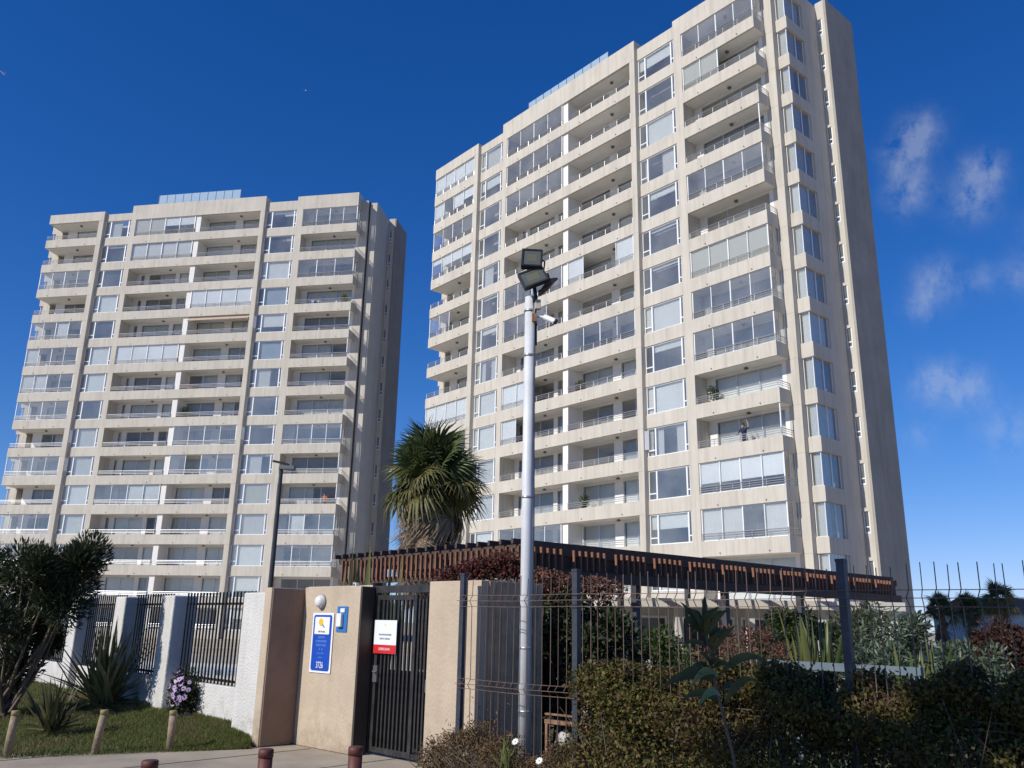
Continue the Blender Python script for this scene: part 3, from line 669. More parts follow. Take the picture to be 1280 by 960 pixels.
# local frame: x = -t (towards the entrance), y = behind
edges = [qt(x, 800)[0] for x in (216, 155, 97, 48)]
PT = 1.96
cents = [0.0] + edges
def whitepillar(x0, x1, top): MB().box(x0, x1, -0.15, 0.24, -0.05, top).build('pillar', WSTUC, wq, bevel=0.02)
whitepillar(-0.02, 0.62, PT)
spans = []
for i, t in enumerate(edges):
    whitepillar(-t - 0.26, -t + 0.22, PT - 0.01)
last = 0.02
bounds = [(-0.02, None)] + [(-t - 0.26, -t + 0.22) for t in edges]
prev = -0.02
barm = MB().box(-0.011, 0.011, -0.011, 0.011, 0, 1.33).mesh('bar', GRILLE)
for i, t in enumerate(edges + [edges[-1] + 2.4]):
    x1 = prev; x0 = -t + 0.22
    MB().box(x0, x1, 0.0, 0.18, -0.05, 0.66).build('low_wall', WSTUC, wq, bevel=0.012)
    gf = MB().box(x0 + .03, x1 - .03, 0.075, 0.105, 0.70, 0.735).box(x0 + .03, x1 - .03, 0.075, 0.105, 1.80, 1.835).build('grille', GRILLE, wq)
    n = max(4, int((x1 - x0) / 0.115))
    for k in range(n + 1): link('bar', barm, gf, (x0 + .05 + (x1 - x0 - .1) * k / n, 0.06, 0.66))
    prev = -t - 0.26

# ------------------------------------------------------------------ signs and fittings of the entrance
BLUE = mat('sign_blue', (0.01, 0.07, 0.42), 0.4, var=0.05); SWHITE = mat('sign_white', (0.78, 0.79, 0.80), 0.4, var=0.02); SYEL = mat('sign_yellow', (0.85, 0.50, 0.02), 0.5)
SGREY = mat('sign_grey', (0.22, 0.24, 0.30), 0.5); SRED = mat('sign_red', (0.60, 0.02, 0.02), 0.4); SLB = mat('sign_pale_blue', (0.16, 0.32, 0.75), 0.5); SBRN = mat('sign_brown', (0.25, 0.17, 0.10), 0.5)
sw_p, sw_n = W(0, -0.10), nW
def sign_uv(x, y):
    p = on_plane(x, y, (sw_p.x, sw_p.y), (sw_n.x, sw_n.y)); return (p - W(-3.4, -0.10)).dot(dW), p.z
def rrect(w, h, r, y, cut=False, seg=4):
    mb = MB(); pts = []
    for cx, cz, a0 in ((w/2 - r, h/2 - r, 0), (-w/2 + r, h/2 - r, 90), (-w/2 + r, -h/2 + r, 180), (w/2 - r, -h/2 + r, 270)):
        for i in range(seg + 1):
            a = math.radians(a0 + 90 * i / seg); pts.append((cx + r * math.cos(a), cz + r * math.sin(a)))
    n = len(pts); mb.v = [(x, y, z) for x, z in pts] + [(x, y + 0.006, z) for x, z in pts]
    mb.f = [tuple(range(n))[::-1], tuple(range(n, 2*n))] + [(i, (i+1) % n, n + (i+1) % n, n + i) for i in range(n)]; mb.mi = [0] * len(mb.f)
    return mb
def txt(parent, s_, size, M, x, y, z, sx=1.0, name='lettering'):
    o = link(name, text_mesh(s_, size, M, 0.0015), parent, (x, y, z)); o.rotation_euler = (math.pi / 2, 0, 0); o.scale = (sx, 1, 1); return o
u0, z1 = sign_uv(393, 766); u1, _ = sign_uv(419, 765); ub, z0 = sign_uv(400, 841)
sw_, sh_ = u1 - u0, z1 - z0
ns = wroot('number_sign', 'blue and white plate with a yellow sun and the number 3726', 'sign', -3.4, -0.10)
cx = (u0 + u1) / 2; cz = (z0 + z1) / 2
board = rrect(sw_, sh_, 0.012, -0.014).build('board', SWHITE, ns); board.location = (cx, 0, cz)
pan = rrect(sw_ * 0.86, sh_ * 0.93, 0.035, -0.019).build('blue_field', BLUE, ns); pan.location = (cx, 0, cz)
lg = rrect(sw_ * 0.70, sh_ * 0.29, 0.012, -0.024).build('logo_field', SWHITE, ns); lg.location = (cx, 0, cz + sh_ * 0.285)
k = rrect(sw_ * 0.20, sw_ * 0.20, sw_ * 0.0999, -0.028).build('sun_emblem', SYEL, ns); k.location = (cx - sw_ * 0.06, 0, cz + sh_ * 0.345)
MB().quad((-0.02, 0, 0.03), (0.0, 0, 0.045), (0.07, 0, -0.02), (0.03, 0, -0.015)).build('wave_emblem', SGREY, ns).location = (cx, -0.0255, cz + sh_ * 0.275)
txt(ns, 'Isla Paraiso', 0.036, SBRN, cx, -0.0262, cz + sh_ * 0.185, 1.0)
for i, (t_, sz) in enumerate((('EDIFICIO', .040), ('CONDOMINIO', .040), ('FRENTE MAR', .042), ('A   B', .045), ('Avenida del Mar', .026), ('La Serena', .026))):
    txt(ns, t_, sz, SLB, cx, -0.0205, cz + sh_ * (0.085 - i * 0.066), 0.95)
txt(ns, '3726', sh_ * 0.15, SWHITE, cx, -0.0215, cz - sh_ * 0.375, 0.72, 'house_number')
# intercom
u0, z1 = sign_uv(423, 758); u1, _ = sign_uv(436, 757); ub, z0 = sign_uv(428, 790)
ic = wroot('intercom_panel', 'small blue plate with a white intercom handset', 'intercom', -3.4, -0.10)
w_, h_ = u1 - u0, z1 - z0; cx = (u0 + u1) / 2; cz = (z0 + z1) / 2
rrect(w_, h_, 0.01, -0.012).build('plate', mat('intercom_blue', (0.03, 0.16, 0.45), 0.45), ic).location = (cx, 0, cz)
MB().box(-w_ * .28, w_ * .16, -0.06, -0.0125, -h_ * .30, h_ * .22).build('handset', PLAS, ic, bevel=0.008).location = (cx, 0, cz)
MB().box(-w_ * .12, w_ * .30, -0.03, -0.0125, h_ * .26, h_ * .42).build('hook', PLAS, ic, bevel=0.006).location = (cx, 0, cz)
# round wall lamp
u_, z_ = sign_uv(403, 752)
wl = wroot('wall_lamp', 'round white bulkhead lamp above the number sign', 'lamp', -3.4, -0.10); 
dl = MB().lathe([(0.02, 0.10), (0.05, 0.095), (0.075, 0.07), (0.088, 0.03), (0.09, 0.0)][::-1], 18).build('dome', mat('opal_glass', (0.75, 0.73, 0.70), 0.25, var=0.05), wl, True); dl.location = (u_, 0, z_); dl.rotation_euler = (math.pi / 2, 0, 0)
vz = MB().lathe([(0.095, -0.001), (0.098, 0.02), (0.09, 0.035)], 18).build('base_ring', mat('lamp_grey', (0.35, 0.34, 0.33), 0.5), wl, True); vz.location = (u_, 0, z_); vz.rotation_euler = (math.pi / 2, 0, 0)
# little sensor box on the coping
wv = wroot('sensor_box', 'small white alarm sensor on top of the sign wall', 'sensor', -2.28, -0.18)
MB().box(-0.035, 0.035, -0.03, 0.03, 2.04, 2.09).build('housing', PLAS, wv, bevel=0.006); MB().box(-0.02, 0.02, -0.035, -0.0305, 2.05, 2.08).build('lens', LAMPD, wv)
# notice on the gate
gp0 = W(0, -0.295)
def gate_uv(x, y):
    p = on_plane(x, y, (gp0.x, gp0.y), (nW.x, nW.y)); return (p - W(-2.03, -0.295)).dot(dW), p.z
u0, z1 = gate_uv(470.5, 775); u1, _ = gate_uv(498, 775); ub, z0 = gate_uv(482, 817)
w_, h_ = u1 - u0, z1 - z0; cx = (u0 + u1) / 2 - 0.01; cz = (z0 + z1) / 2
nb = wroot('gate_notice', 'white notice with a red lower band tied to the black gate', 'notice', -2.03, -0.295)
MB().box(-w_/2, w_/2, -0.012, -0.006, -h_/2, h_/2).build('board', SWHITE, nb).location = (cx, 0, cz)
MB().box(-w_/2 + .001, w_/2 - .001, -0.0145, -0.0125, -h_/2 + .001, -h_ * 0.24).build('red_band', SRED, nb).location = (cx, 0, cz)
txt(nb, 'CIERRE SUAVE', 0.042, SWHITE, cx, -0.0165, cz - h_ * 0.37, 0.86)
txt(nb, 'POR FAVOR MANTENER', 0.03, SGREY, cx, -0.014, cz + h_ * 0.06, 0.78); txt(nb, 'PUERTA CERRADA', 0.03, SGREY, cx, -0.014, cz - h_ * 0.06, 0.85)
MB().quad((-0.02, 0, 0.02), (0.0, 0, 0.045), (0.005, 0, 0.03), (-0.012, 0, 0.005)).build('emblem', SYEL, nb).location = (cx, -0.0128, cz + h_ * 0.30)

# ------------------------------------------------------------------ flood-light pole
POLE = mat('white_pole_paint', (0.62, 0.63, 0.64), 0.5, var=0.12, scale=4, streak=0.5)
pl = on_plane(656, 880, (W(0, -0.38).x, W(0, -0.38).y), (nW.x, nW.y)); pl.z = 0
pt = depth(661, 372, pl.y)
lp = empty('floodlight_pole', pl); tag(lp, 'white floodlight pole standing just behind the wire fence', 'lamp post')
H_ = pt.z
MB().tube([(0, 0, 0), (0, 0, H_ * 0.5), (0, 0, H_)], [0.072, 0.067, 0.062], 20).build('pole', POLE, lp, True)
RUST = mat('rusty_bracket', (0.22, 0.10, 0.05), 0.8, var=0.5, scale=20, color2=(0.35, 0.2, 0.12)); FLD = mat('floodlight_body', (0.02, 0.022, 0.024), 0.45, var=0.1)
FLG = mat('floodlight_glass', (0.10, 0.11, 0.10), 0.22, var=0.1, scale=9)
def flood(corners_px, d, tilt):
    c = [depth(x, y, d) for x, y in corners_px]
    if tilt: c[2] += Vector((0, tilt, 0)); c[3] += Vector((0, tilt, 0))
    ce = sum(c, Vector()) / 4 - Vector(lp.location); ax = ((c[1] - c[0]) + (c[2] - c[3])).normalized(); az = ((c[0] - c[3]) + (c[1] - c[2])); az = (az - ax * az.dot(ax)); hz = az.length / 4; az.normalize()
    hx = ((c[1] - c[0]).length + (c[2] - c[3]).length) / 4; ay = az.cross(ax)
    mb = MB(); t_ = 0.022
    mb.obox(ce + ay * 0.03, ax, ay, az, hx, 0.03, hz)
    for sx in (-1, 1): mb.obox(ce + ax * sx * (hx - t_ / 2) - ay * 0.008, ax, ay, az, t_ / 2, 0.0078, hz)
    for sz_ in (-1, 1): mb.obox(ce + az * sz_ * (hz - t_ / 2) - ay * 0.008, ax, ay, az, hx - t_ - .001, 0.0078, t_ / 2)
    f = mb.build('floodlight', FLD, lp)
    MB().obox(ce - ay * 0.003, ax, ay, az, hx - t_ - .002, 0.0025, hz - t_ - .002).build('lens', FLG, f)
    MB().obox(ce - ay * 0.0062, ax, ay, az, (hx - t_) * .55, 0.0005, (hz - t_) * .5).build('reflector', mat('reflector', (0.13, 0.125, 0.08), 0.35), f)
    MB().tube([ce + ax * (hx + .004) + ay * .03, ce + ax * (hx + .03) + ay * .05, ce + ax * (hx + .025) + ay * .12 - az * .10, ce + ay * .13 - az * .14], 0.011, 6).build('bracket', FLD, f)
yp = pl.y
flood([(656, 310), (681.6, 315), (674, 336), (648, 338)], yp - 0.10, -0.10)
flood([(648, 342), (679, 331), (684, 352), (654, 364)], yp - 0.16, -0.06)
def loc(x, y, d): return depth(x, y, d) - Vector(lp.location)
MB().tube([loc(668, 395, yp - .06), loc(670, 372, yp - .05), loc(667, 352, yp - .03), loc(666, 335, yp - .02)], 0.022, 8).build('mast_arm', FLD, lp)
MB().tube([loc(674, 369, yp), loc(682, 360, yp), loc(690, 351, yp), loc(697, 348, yp)], [0.02, 0.045, 0.04, 0.012], 8).build('old_lamp_head', RUST, lp)
c_ = loc(672.5, 381, yp - .08); MB().box(-.033, .033, -.03, .03, -.06, .06).build('junction_box', mat('junction_box_grey', (0.42, 0.40, 0.33), 0.6, var=0.1), lp, bevel=0.006).location = c_
c_ = loc(668, 398, yp - .05); MB().box(-.03, .03, -.05, .05, -.05, .05).build('clamp', RUST, lp).location = c_
ca_, cb_ = loc(681, 396.5, yp - .10), loc(694, 402, yp - .18)
cam_b = MB().tube([ca_, cb_], 0.036, 12).build('security_camera', PLAS, lp); MB().tube([cb_, cb_ + (cb_ - ca_) * 0.08], 0.034, 12).build('camera_lens', FLD, cam_b); MB().tube([loc(670, 396, yp - .05), loc(676, 396, yp - .06), ca_], 0.014, 6).build('camera_arm', PLAS, cam_b)
MB().tube([loc(660.5, 384, yp - .03), loc(667.5, 420, yp - .0), loc(667, 430, yp + .02), loc(665.5, 470, yp + .03)], 0.012, 6).build('cable', FLD, lp)
MB().box(.05, .09, .02, .06, H_ - .6, H_ - .32).build('cable_box', FLD, lp)
for z_ in (H_ - .18, H_ - .75, H_ * .55, 1.35, .7): MB().lathe([(.073, -.012), (.075, 0), (.073, .012)], 20, 0, (0, 0, z_)).build('strap', RAIL, lp, True)
MB().tube([(.062, -.045, H_ - .6), (.064, -.05, H_ * .7), (.075, -.04, H_ * .5), (.072, -.045, H_ * .3), (.076, -.045, .1)], .008, 6).build('cable', FLD, lp)

# thin street lamp of the garden in front of the far tower
b = depth(337, 745, 22.0); t_ = depth(352, 583, 22.0); b.x = t_.x; b.y = t_.y; b.z = 0
sl = empty('garden_lamp', b); tag(sl, 'tall thin black lamp post with a square head behind the entrance wall', 'lamp post')
MB().tube([(0, 0, 0), (0, 0, t_.z)], [0.075, 0.05], 10).build('pole', DARKM, sl)
MB().box(-0.05, 0.36, -0.10, 0.10, t_.z - 0.09, t_.z + .01).build('lamp_head', mat('lamp_head_grey', (0.14, 0.14, 0.14), 0.5), sl, bevel=.015)
MB().tube([(-0.24, 0, t_.z + .14), (0.02, 0, t_.z + .09), (0.2, 0, t_.z + .04)], 0.03, 6).build('bracket', DARKM, sl)

# ------------------------------------------------------------------ bollards
YB_ = mat('timber_post', (0.26, 0.20, 0.13), 0.9, var=0.35, scale=9, bump=0.4, bscale=30); YT = mat('yellow_paint', (0.36, 0.26, 0.07), 0.8, var=0.3, scale=14, color2=(0.28, 0.22, 0.12))
RB = mat('dark_red_paint', (0.10, 0.03, 0.022), 0.6, var=0.25, scale=10)
lab = ['yellow-topped timber bollard on the lawn edge, below the dark leafy shrub', 'yellow-topped timber bollard on the lawn edge, below the tall flax clump', 'yellow-topped timber bollard on the lawn edge, below the purple flowers']
for i, (x, y, yt) in enumerate(((8, 946, 888), (118, 942, 887), (212, 938, 888))):
    g_ = ground(x, y, 0.0); h = depth(x + 4, yt, g_.y).z
    e = empty('timber_bollard', g_); tag(e, lab[i], 'bollard', 'timber bollards along the lawn')
    ln = [0.02, 0.05, -0.01][i]
    MB().tube([(0, 0, -.05), (ln * .5, 0, h * .5), (ln, 0, h - .055)], [0.047, 0.046, 0.044], 12).build('post', YB_, e, True)
    MB().tube([(ln, 0, h - .055), (ln, 0, h - .004), (ln, 0, h)], [0.046, 0.046, 0.038], 12).build('painted_top', YT, e, True)
lab = ['short dark red bollard on the pavement in front of the lawn', 'short dark red bollard on the pavement in front of the shaded return wall', 'short dark red bollard on the pavement in front of the black gate']
for i, (x, yt, d) in enumerate(((188, 950, 6.5), (333, 936, 7.0), (445, 933, 7.0))):
    p = depth(x, yt, d); e = empty('red_bollard', (p.x, p.y, 0)); tag(e, lab[i], 'bollard', 'red bollards on the pavement')
    h = p.z
    MB().tube([(0, 0, -.02), (0, 0, h - .06)], 0.054, 16).build('tube', RB, e, True); MB().tube([(0, 0, h - .06), (0, 0, h - .008), (0, 0, h)], [0.058, 0.058, 0.05], 16).build('cap', RB, e, True)

# ------------------------------------------------------------------ pergola in the garden
WOODD = mat('dark_stained_timber', (0.075, 0.043, 0.03), 0.75, var=0.3, scale=5, bump=0.2, bscale=25)
WOODR = mat('red_stained_timber', (0.20, 0.085, 0.045), 0.7, var=0.3, scale=6, bump=0.2, bscale=25)
duR = Vector((-math.cos(math.radians(130.621)), -math.sin(math.radians(130.621)), 0)); dvR = Vector((-duR.y, duR.x, 0))
PZ = 3.02
d_ = 14.0
for _ in range(30):
    if depth(652, 676, d_).z < PZ: d_ += 0.1
pc = depth(652, 676, d_)
pg = empty('pergola', (pc.x, pc.y, 0), math.atan2(duR.y, duR.x)); tag(pg, 'long brown timber pergola with a fringe of red slats', 'pergola')
# local x along the front (negative to the left end), y back along the side
PL = (on_plane(424, 699, (pc.x, pc.y), (dvR.x, dvR.y)) - pc).dot(duR)
PR = (on_plane(1122, 740, (pc.x, pc.y), (duR.x, duR.y)) - pc).dot(dvR)
PL = max(-12, min(-5, PL)); PR = max(9, min(26, PR))
MB().box(PL, 0, 0.0, 0.08, PZ - 0.17, PZ - 0.05).build('front_beam', WOODD, pg)
MB().box(-0.08, 0, 0.081, PR, PZ - 0.20, PZ - 0.05).build('side_beam', WOODD, pg)
MB().box(PL, -0.1, 0.02, 0.10, PZ - 0.62, PZ - 0.50).build('lower_beam', WOODD, pg)
MB().box(-0.12, 0.10, 0.11, PR, PZ - 0.64, PZ - 0.46).build('lower_beam', WOODD, pg)
MB().box(-0.078, -0.045, 0.11, PR, PZ - 0.459, PZ - 0.201).build('slat_gap_shade', WOODD, pg)  # dark board added behind the side slats for the shade in the gaps
MB().box(PL, 0, PR - 0.08, PR - 0.001, PZ - 0.20, PZ - 0.03).build('rear_beam', WOODD, pg)
MB().box(PL, PL + 0.08, 0.081, PR - .09, PZ - 0.20, PZ - 0.03).build('side_beam', WOODD, pg)
slat = MB().box(-0.024, 0.024, -0.05, 0.0, PZ - 0.56, PZ - 0.10).mesh('slat', WOODR)
n = int(-PL / 0.165)
for i in range(n): link('slat', slat, pg, (-0.04 - i * 0.165, -0.003, random.Random(i).uniform(-.02, .02)))
slat2 = MB().box(0.0, 0.06, -0.016, 0.016, PZ - 0.44, PZ - 0.08).mesh('slat', mat('red_timber_sunlit_tone', (0.27, 0.12, 0.065), 0.75, var=0.3, scale=6, bump=0.2, bscale=25))  # lighter copy of the red timber, sunlight put into the colour
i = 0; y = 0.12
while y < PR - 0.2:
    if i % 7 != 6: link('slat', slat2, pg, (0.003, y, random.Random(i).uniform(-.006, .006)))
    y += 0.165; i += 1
raf = MB().box(PL - 0.12, 0.06, -0.03, 0.03, PZ - 0.0, PZ + 0.10).mesh('rafter', WOODD)
raf2 = MB().box(-0.03, 0.03, -0.12, PR, PZ - 0.045, PZ + 0.045).mesh('rafter', WOODD)
k = 0; x = -0.12
while x > PL: link('rafter', raf2, pg, (x, 0, 0.0)); x -= 0.33
for i in range(int(PR / 1.2)): MB().box(PL + .09, -.09, -.03, .03, PZ - .19, PZ - .048).build('purlin', WOODD, pg).location = (0, 0.7 + i * 1.2, 0)
pst = MB().box(-0.07, 0.07, -0.07, 0.07, 0, PZ - 0.205).mesh('post', mat('pergola_post_paint', (0.05, 0.05, 0.06), 0.6, var=0.3, scale=6))
for yy in (0.3, 3.3, 6.3, 9.4, 12.6, 16.0):
    if yy < PR: link('post', pst, pg, (-0.24, yy, 0)); link('post', pst, pg, (PL + 0.25, yy, 0))
for xx in (-2.5, -5.0): link('post', pst, pg, (xx, 0.22, 0))

# low white garden pavilion beyond the pergola
pv = depth(760, 760, 27.0); pe = depth(1115, 757, 27.0)
pvr = empty('garden_pavilion', (pv.x, pv.y, 0)); tag(pvr, 'low white pavilion with a cream roof edge seen under the pergola', 'pavilion')
PW = pe.x - pv.x; ph = depth(940, 750, 27.0).z
CREAM = mat('cream_paint', (0.62, 0.58, 0.50), 0.85, var=0.06, scale=1)
MB().box(-0.3, PW + 0.3, -0.25, 4.2, ph - 0.26, ph).build('roof_edge', CREAM, pvr)
for i in range(5):
    x = PW * i / 4; MB().box(x - .12, x + .12, 0.0, 0.24, 0, ph - 0.262).build('column', CREAM, pvr)
MB().box(0, PW, 1.6, 1.8, 0, ph - 0.262).build('wall', mat('pavilion_wall', (0.50, 0.50, 0.50), 0.85, var=0.12, scale=0.8), pvr)
for i in range(4):
    x = PW * (i + .5) / 4; w_ = MB().box(x - 1.0, x + 1.0, 1.56, 1.598, 0.5, ph - 0.5).build('window', WFRAME, pvr); MB().box(x - .92, x + .92, 1.545, 1.557, .58, ph - .58).build('pane', mat('dark_pane', (0.05, 0.06, 0.07), 0.1), w_)

# ------------------------------------------------------------------ lawn, pool
def grass_blades(name, region_fn, n, seed, h=(0.03, 0.08), M=None):
    rng = np.random.default_rng(seed); P = region_fn(rng, n); n = len(P)
    D = unit(np.stack([rng.normal(0, .45, n), rng.normal(0, .45, n), np.ones(n)], 1)); L = rng.uniform(h[0], h[1], n)
    C = P + D * (L * 0.5)[:, None]
    o = link(name, leaf_mesh(name, rng, C, D, L, 0.008, M, 0.1)); o['kind'] = 'stuff'; return o
GRASS = leaf_mat('lawn_grass', [(0.07, 0.095, 0.018), (0.12, 0.155, 0.03), (0.16, 0.18, 0.05), (0.10, 0.125, 0.025), (0.21, 0.18, 0.08)], 0.6, 0.4, patch=((0.17, 0.14, 0.06), 0.9))
# strip of lawn between pavement and the white wall (rises towards the wall)
ga, gb = ground(-60, 951), ground(312, 936)
def lawn_z(v): return -0.012 + 0.21 * min(1, max(0, v)) ** .8
nx, ny = 24, 10; Vv = []; Ff = []
e0 = [ga.lerp(gb, i / nx) for i in range(nx + 1)]
for i in range(nx + 1):
    t = 16.5 + (0.05 - 16.5) * (i / nx); wpt = Q0 + dQ * t - nQ * 0.12
    for j in range(ny + 1):
        v = j / ny; p = e0[i].lerp(wpt, v); Vv.append((p.x, p.y, lawn_z(v * 1.3) + (0.015 * math.sin(i * 2.1 + j) if j else 0)))
for i in range(nx):
    for j in range(ny):
        a = i * (ny + 1) + j; Ff.append((a, a + 1, a + ny + 2, a + ny + 1))
lawn = struct(link('lawn', np_mesh('lawn', np.array(Vv), np.array(Ff), LAWN, True)))
VA = np.array(Vv).reshape(nx + 1, ny + 1, 3)
def lawn_pt(rng, n):
    a = rng.uniform(0, 1, n); b = rng.uniform(0, 1, n) ; fi = a * nx; fj = b * ny; i = np.minimum(fi.astype(int), nx - 1); j = np.minimum(fj.astype(int), ny - 1); u = (fi - i)[:, None]; v = (fj - j)[:, None]
    return VA[i, j] * (1-u) * (1-v) + VA[i+1, j] * u * (1-v) + VA[i, j+1] * (1-u) * v + VA[i+1, j+1] * u * v
grass_blades('grass', lawn_pt, 90000, 1, (0.025, 0.075), GRASS)
sheet('garden_lawn', [(W(-16, -1.2))[:2], W(12, -0.6)[:2], W(24, -6)[:2], W(20, -16)[:2], W(-16, -14)[:2]], 0.0, LAWN)
# swimming pool behind the white wall
pc0 = depth(278, 822, 22.0)
po = empty('swimming_pool', (pc0.x, pc0.y, 0), math.radians(-12)); tag(po, 'blue swimming pool with pale coping behind the white pillared wall', 'pool')
COP = mat('pool_coping', (0.58, 0.54, 0.46), 0.8, var=0.08, scale=2); 
MB().box(-6, 6, -2.5, -2.1, 0.004, 0.40).box(-6, 6, 2.1, 2.5, 0.004, 0.40).box(-6, -5.6, -2.1, 2.1, 0.004, 0.40).box(5.6, 6, -2.1, 2.1, 0.004, 0.40).build('coping', COP, po)
MB().box(-5.6, 5.6, -2.1, 2.1, 0.004, 0.33).build('water', mat('pool_water', (0.03, 0.25, 0.48), 0.08, var=0.12, scale=2, bump=0.15, bscale=3), po)
sheet('pool_deck', [(pc0.x - 14, pc0.y - 4), (pc0.x + 9, pc0.y - 5), (pc0.x + 9, pc0.y + 16), (pc0.x - 16, pc0.y + 16)], 0.003, mat('deck_paving', (0.42, 0.38, 0.32), 0.9, var=0.1, scale=1, coords='World'))

# ------------------------------------------------------------------ plants
def shrub(name, label, loc, size, n, leaf, M, seed, cat='shrub', group=None, stems=5, z0=0.15, up_bias=0.3, shape=1.0, stemM=None, hole=0.25, core=True):
    """bush: branching stems and leaf clumps spread through an uneven volume"""
    rng = np.random.default_rng(seed); e = empty(name, loc); tag(e, label, cat, group)
    rx, ry, rz = size
    K = 26; ctr = unit(rng.normal(size=(K, 3))) * rng.uniform(0.35, 1.0, (K, 1)) ** 0.6
    ctr = ctr * np.array([rx, ry, rz]) * 0.78 + np.array([0, 0, z0 + rz]); ctr[:, 2] = np.maximum(ctr[:, 2], z0 + .1)
    rad = rng.uniform(0.22, 0.42, K) * min(rx, rz)
    idx = rng.integers(0, K, n); P = unit(rng.normal(size=(n, 3))) * (rng.uniform(0, 1, (n, 1)) ** 0.45) * rad[idx][:, None] + ctr[idx]
    P[:, 2] = np.maximum(P[:, 2], 0.02)
    D = unit(P - ctr[idx]) + rng.normal(0, 0.5, (n, 3)) + np.array([0, 0, up_bias])
    L = rng.uniform(0.7, 1.25, n) * leaf[0]
    link('foliage', leaf_mesh('foliage', rng, P, D, L, leaf[1] * L / leaf[0], M, 0.2, 0.1), e)
    mb = MB()
    for i in range(stems):
        q = ctr[i % K]; b = Vector((rng.uniform(-.2, .2) * rx, rng.uniform(-.2, .2) * ry, -0.05)); q = Vector(q)
        mid = b.lerp(q, 0.5) + Vector((rng.uniform(-.1, .1), rng.uniform(-.1, .1), 0)); r = 0.02 + 0.012 * max(rx, rz)
        mb = MB(); mb.tube([b, mid, q], [r, r * .7, r * .3], 6); mb.build('stem', stemM or BARK, e)
    return e
BARK = mat('bark', (0.12, 0.09, 0.065), 0.9, var=0.3, scale=8, bump=0.6, bscale=20)
L_OLE = leaf_mat('oleander_leaf', [(0.018, 0.03, 0.012), (0.035, 0.052, 0.02), (0.055, 0.07, 0.028), (0.025, 0.032, 0.015), (0.07, 0.065, 0.03)], 0.42, 0.18)
L_GRN = leaf_mat('green_leaf', [(0.03, 0.06, 0.015), (0.06, 0.10, 0.025), (0.09, 0.12, 0.03), (0.045, 0.07, 0.02)])
L_OLV = leaf_mat('olive_leaf', [(0.05, 0.06, 0.03), (0.09, 0.11, 0.05), (0.13, 0.14, 0.07), (0.06, 0.08, 0.035)])
L_HED = leaf_mat('hedge_leaf', [(0.075, 0.085, 0.015), (0.14, 0.135, 0.025), (0.065, 0.07, 0.015), (0.13, 0.065, 0.03), (0.20, 0.17, 0.03), (0.09, 0.055, 0.025), (0.09, 0.105, 0.02), (0.15, 0.095, 0.04)], 0.65, 0.3, patch=((0.085, 0.05, 0.03), 1.7))
L_DRY = leaf_mat('dry_leaf', [(0.14, 0.085, 0.04), (0.22, 0.14, 0.075), (0.10, 0.065, 0.035), (0.17, 0.13, 0.06)], 0.8, 0.2)
L_RED = leaf_mat('bougainvillea_bract', [(0.13, 0.02, 0.025), (0.19, 0.03, 0.045), (0.09, 0.02, 0.02), (0.10, 0.06, 0.025), (0.06, 0.06, 0.02)], 0.7, 0.35)
L_PNK = leaf_mat('faded_flower', [(0.30, 0.12, 0.09), (0.22, 0.09, 0.06), (0.14, 0.07, 0.04), (0.09, 0.065, 0.03)], 0.7, 0.35)
L_DRD = leaf_mat('dark_red_leaf', [(0.05, 0.018, 0.014), (0.08, 0.03, 0.02), (0.035, 0.02, 0.012), (0.10, 0.05, 0.03)], 0.6, 0.2)
L_FLX = leaf_mat('flax_leaf', [(0.13, 0.14, 0.045), (0.27, 0.25, 0.10), (0.36, 0.31, 0.15), (0.11, 0.12, 0.04), (0.22, 0.15, 0.08)], 0.45, 0.2)
L_FLD = leaf_mat('dark_flax_leaf', [(0.05, 0.055, 0.02), (0.09, 0.09, 0.035), (0.13, 0.11, 0.05), (0.04, 0.045, 0.018)], 0.45, 0.2)
L_STR = leaf_mat('strap_leaf', [(0.05, 0.09, 0.03), (0.10, 0.14, 0.04), (0.17, 0.18, 0.06), (0.08, 0.12, 0.05)], 0.4, 0.3)
L_BLU = leaf_mat('grey_green_leaf', [(0.06, 0.09, 0.055), (0.10, 0.14, 0.08), (0.15, 0.19, 0.12), (0.05, 0.075, 0.04)], 0.4, 0.25)

def flax(name, label, loc, n, L, wd, M, seed, spread=0.6, droop=0.5, cat='plant', group=None):
    rng = np.random.default_rng(seed); e = empty(name, loc); tag(e, label, cat, group)
    org = [(rng.normal(0, .07 * L), rng.normal(0, .07 * L), -0.02) for _ in range(n)]
    dirs = []
    for o in org:
        a = rng.uniform(0, 2 * math.pi); t = abs(rng.normal(0, spread)); dirs.append((math.cos(a) * math.sin(t), math.sin(a) * math.sin(t), max(0.12, math.cos(t))))
    lens = rng.uniform(0.55, 1.05, n) * L; w = rng.uniform(0.7, 1.2, n) * wd
    class R:  # uniform source for straps
        uniform = staticmethod(lambda a, b: float(rng.uniform(a, b)))
    for q in range(0, n, max(1, n // 12)):
        s_ = slice(q, q + max(1, n // 12)); link('leaf_fan', straps('leaf_fan', R, org[s_], dirs[s_], lens[s_], w[s_], M, droop), e)
    return e
p = ground(128, 882, 0.17); flax('flax_clump', 'tall striped flax clump with upright sword leaves on the lawn', p, 150, 1.45, 0.06, L_FLX, 4, 0.66, 0.4, group='flax on the lawn')
p = ground(66, 912, 0.12); flax('flax_clump', 'low dark flax clump on the lawn beside the leafy shrub', p, 64, 0.75, 0.05, L_FLD, 5, 0.65, 0.5, group='flax on the lawn')
p = ground(232, 892, 0.18); flax('flax_clump', 'few thin dark leaves standing in for stalk shadows on the white low wall', p, 7, 0.5, 0.025, L_FLD, 6, 0.2, 0.2, group='flax on the lawn')  # dark leaves shaped to stand in for shadows at the wall

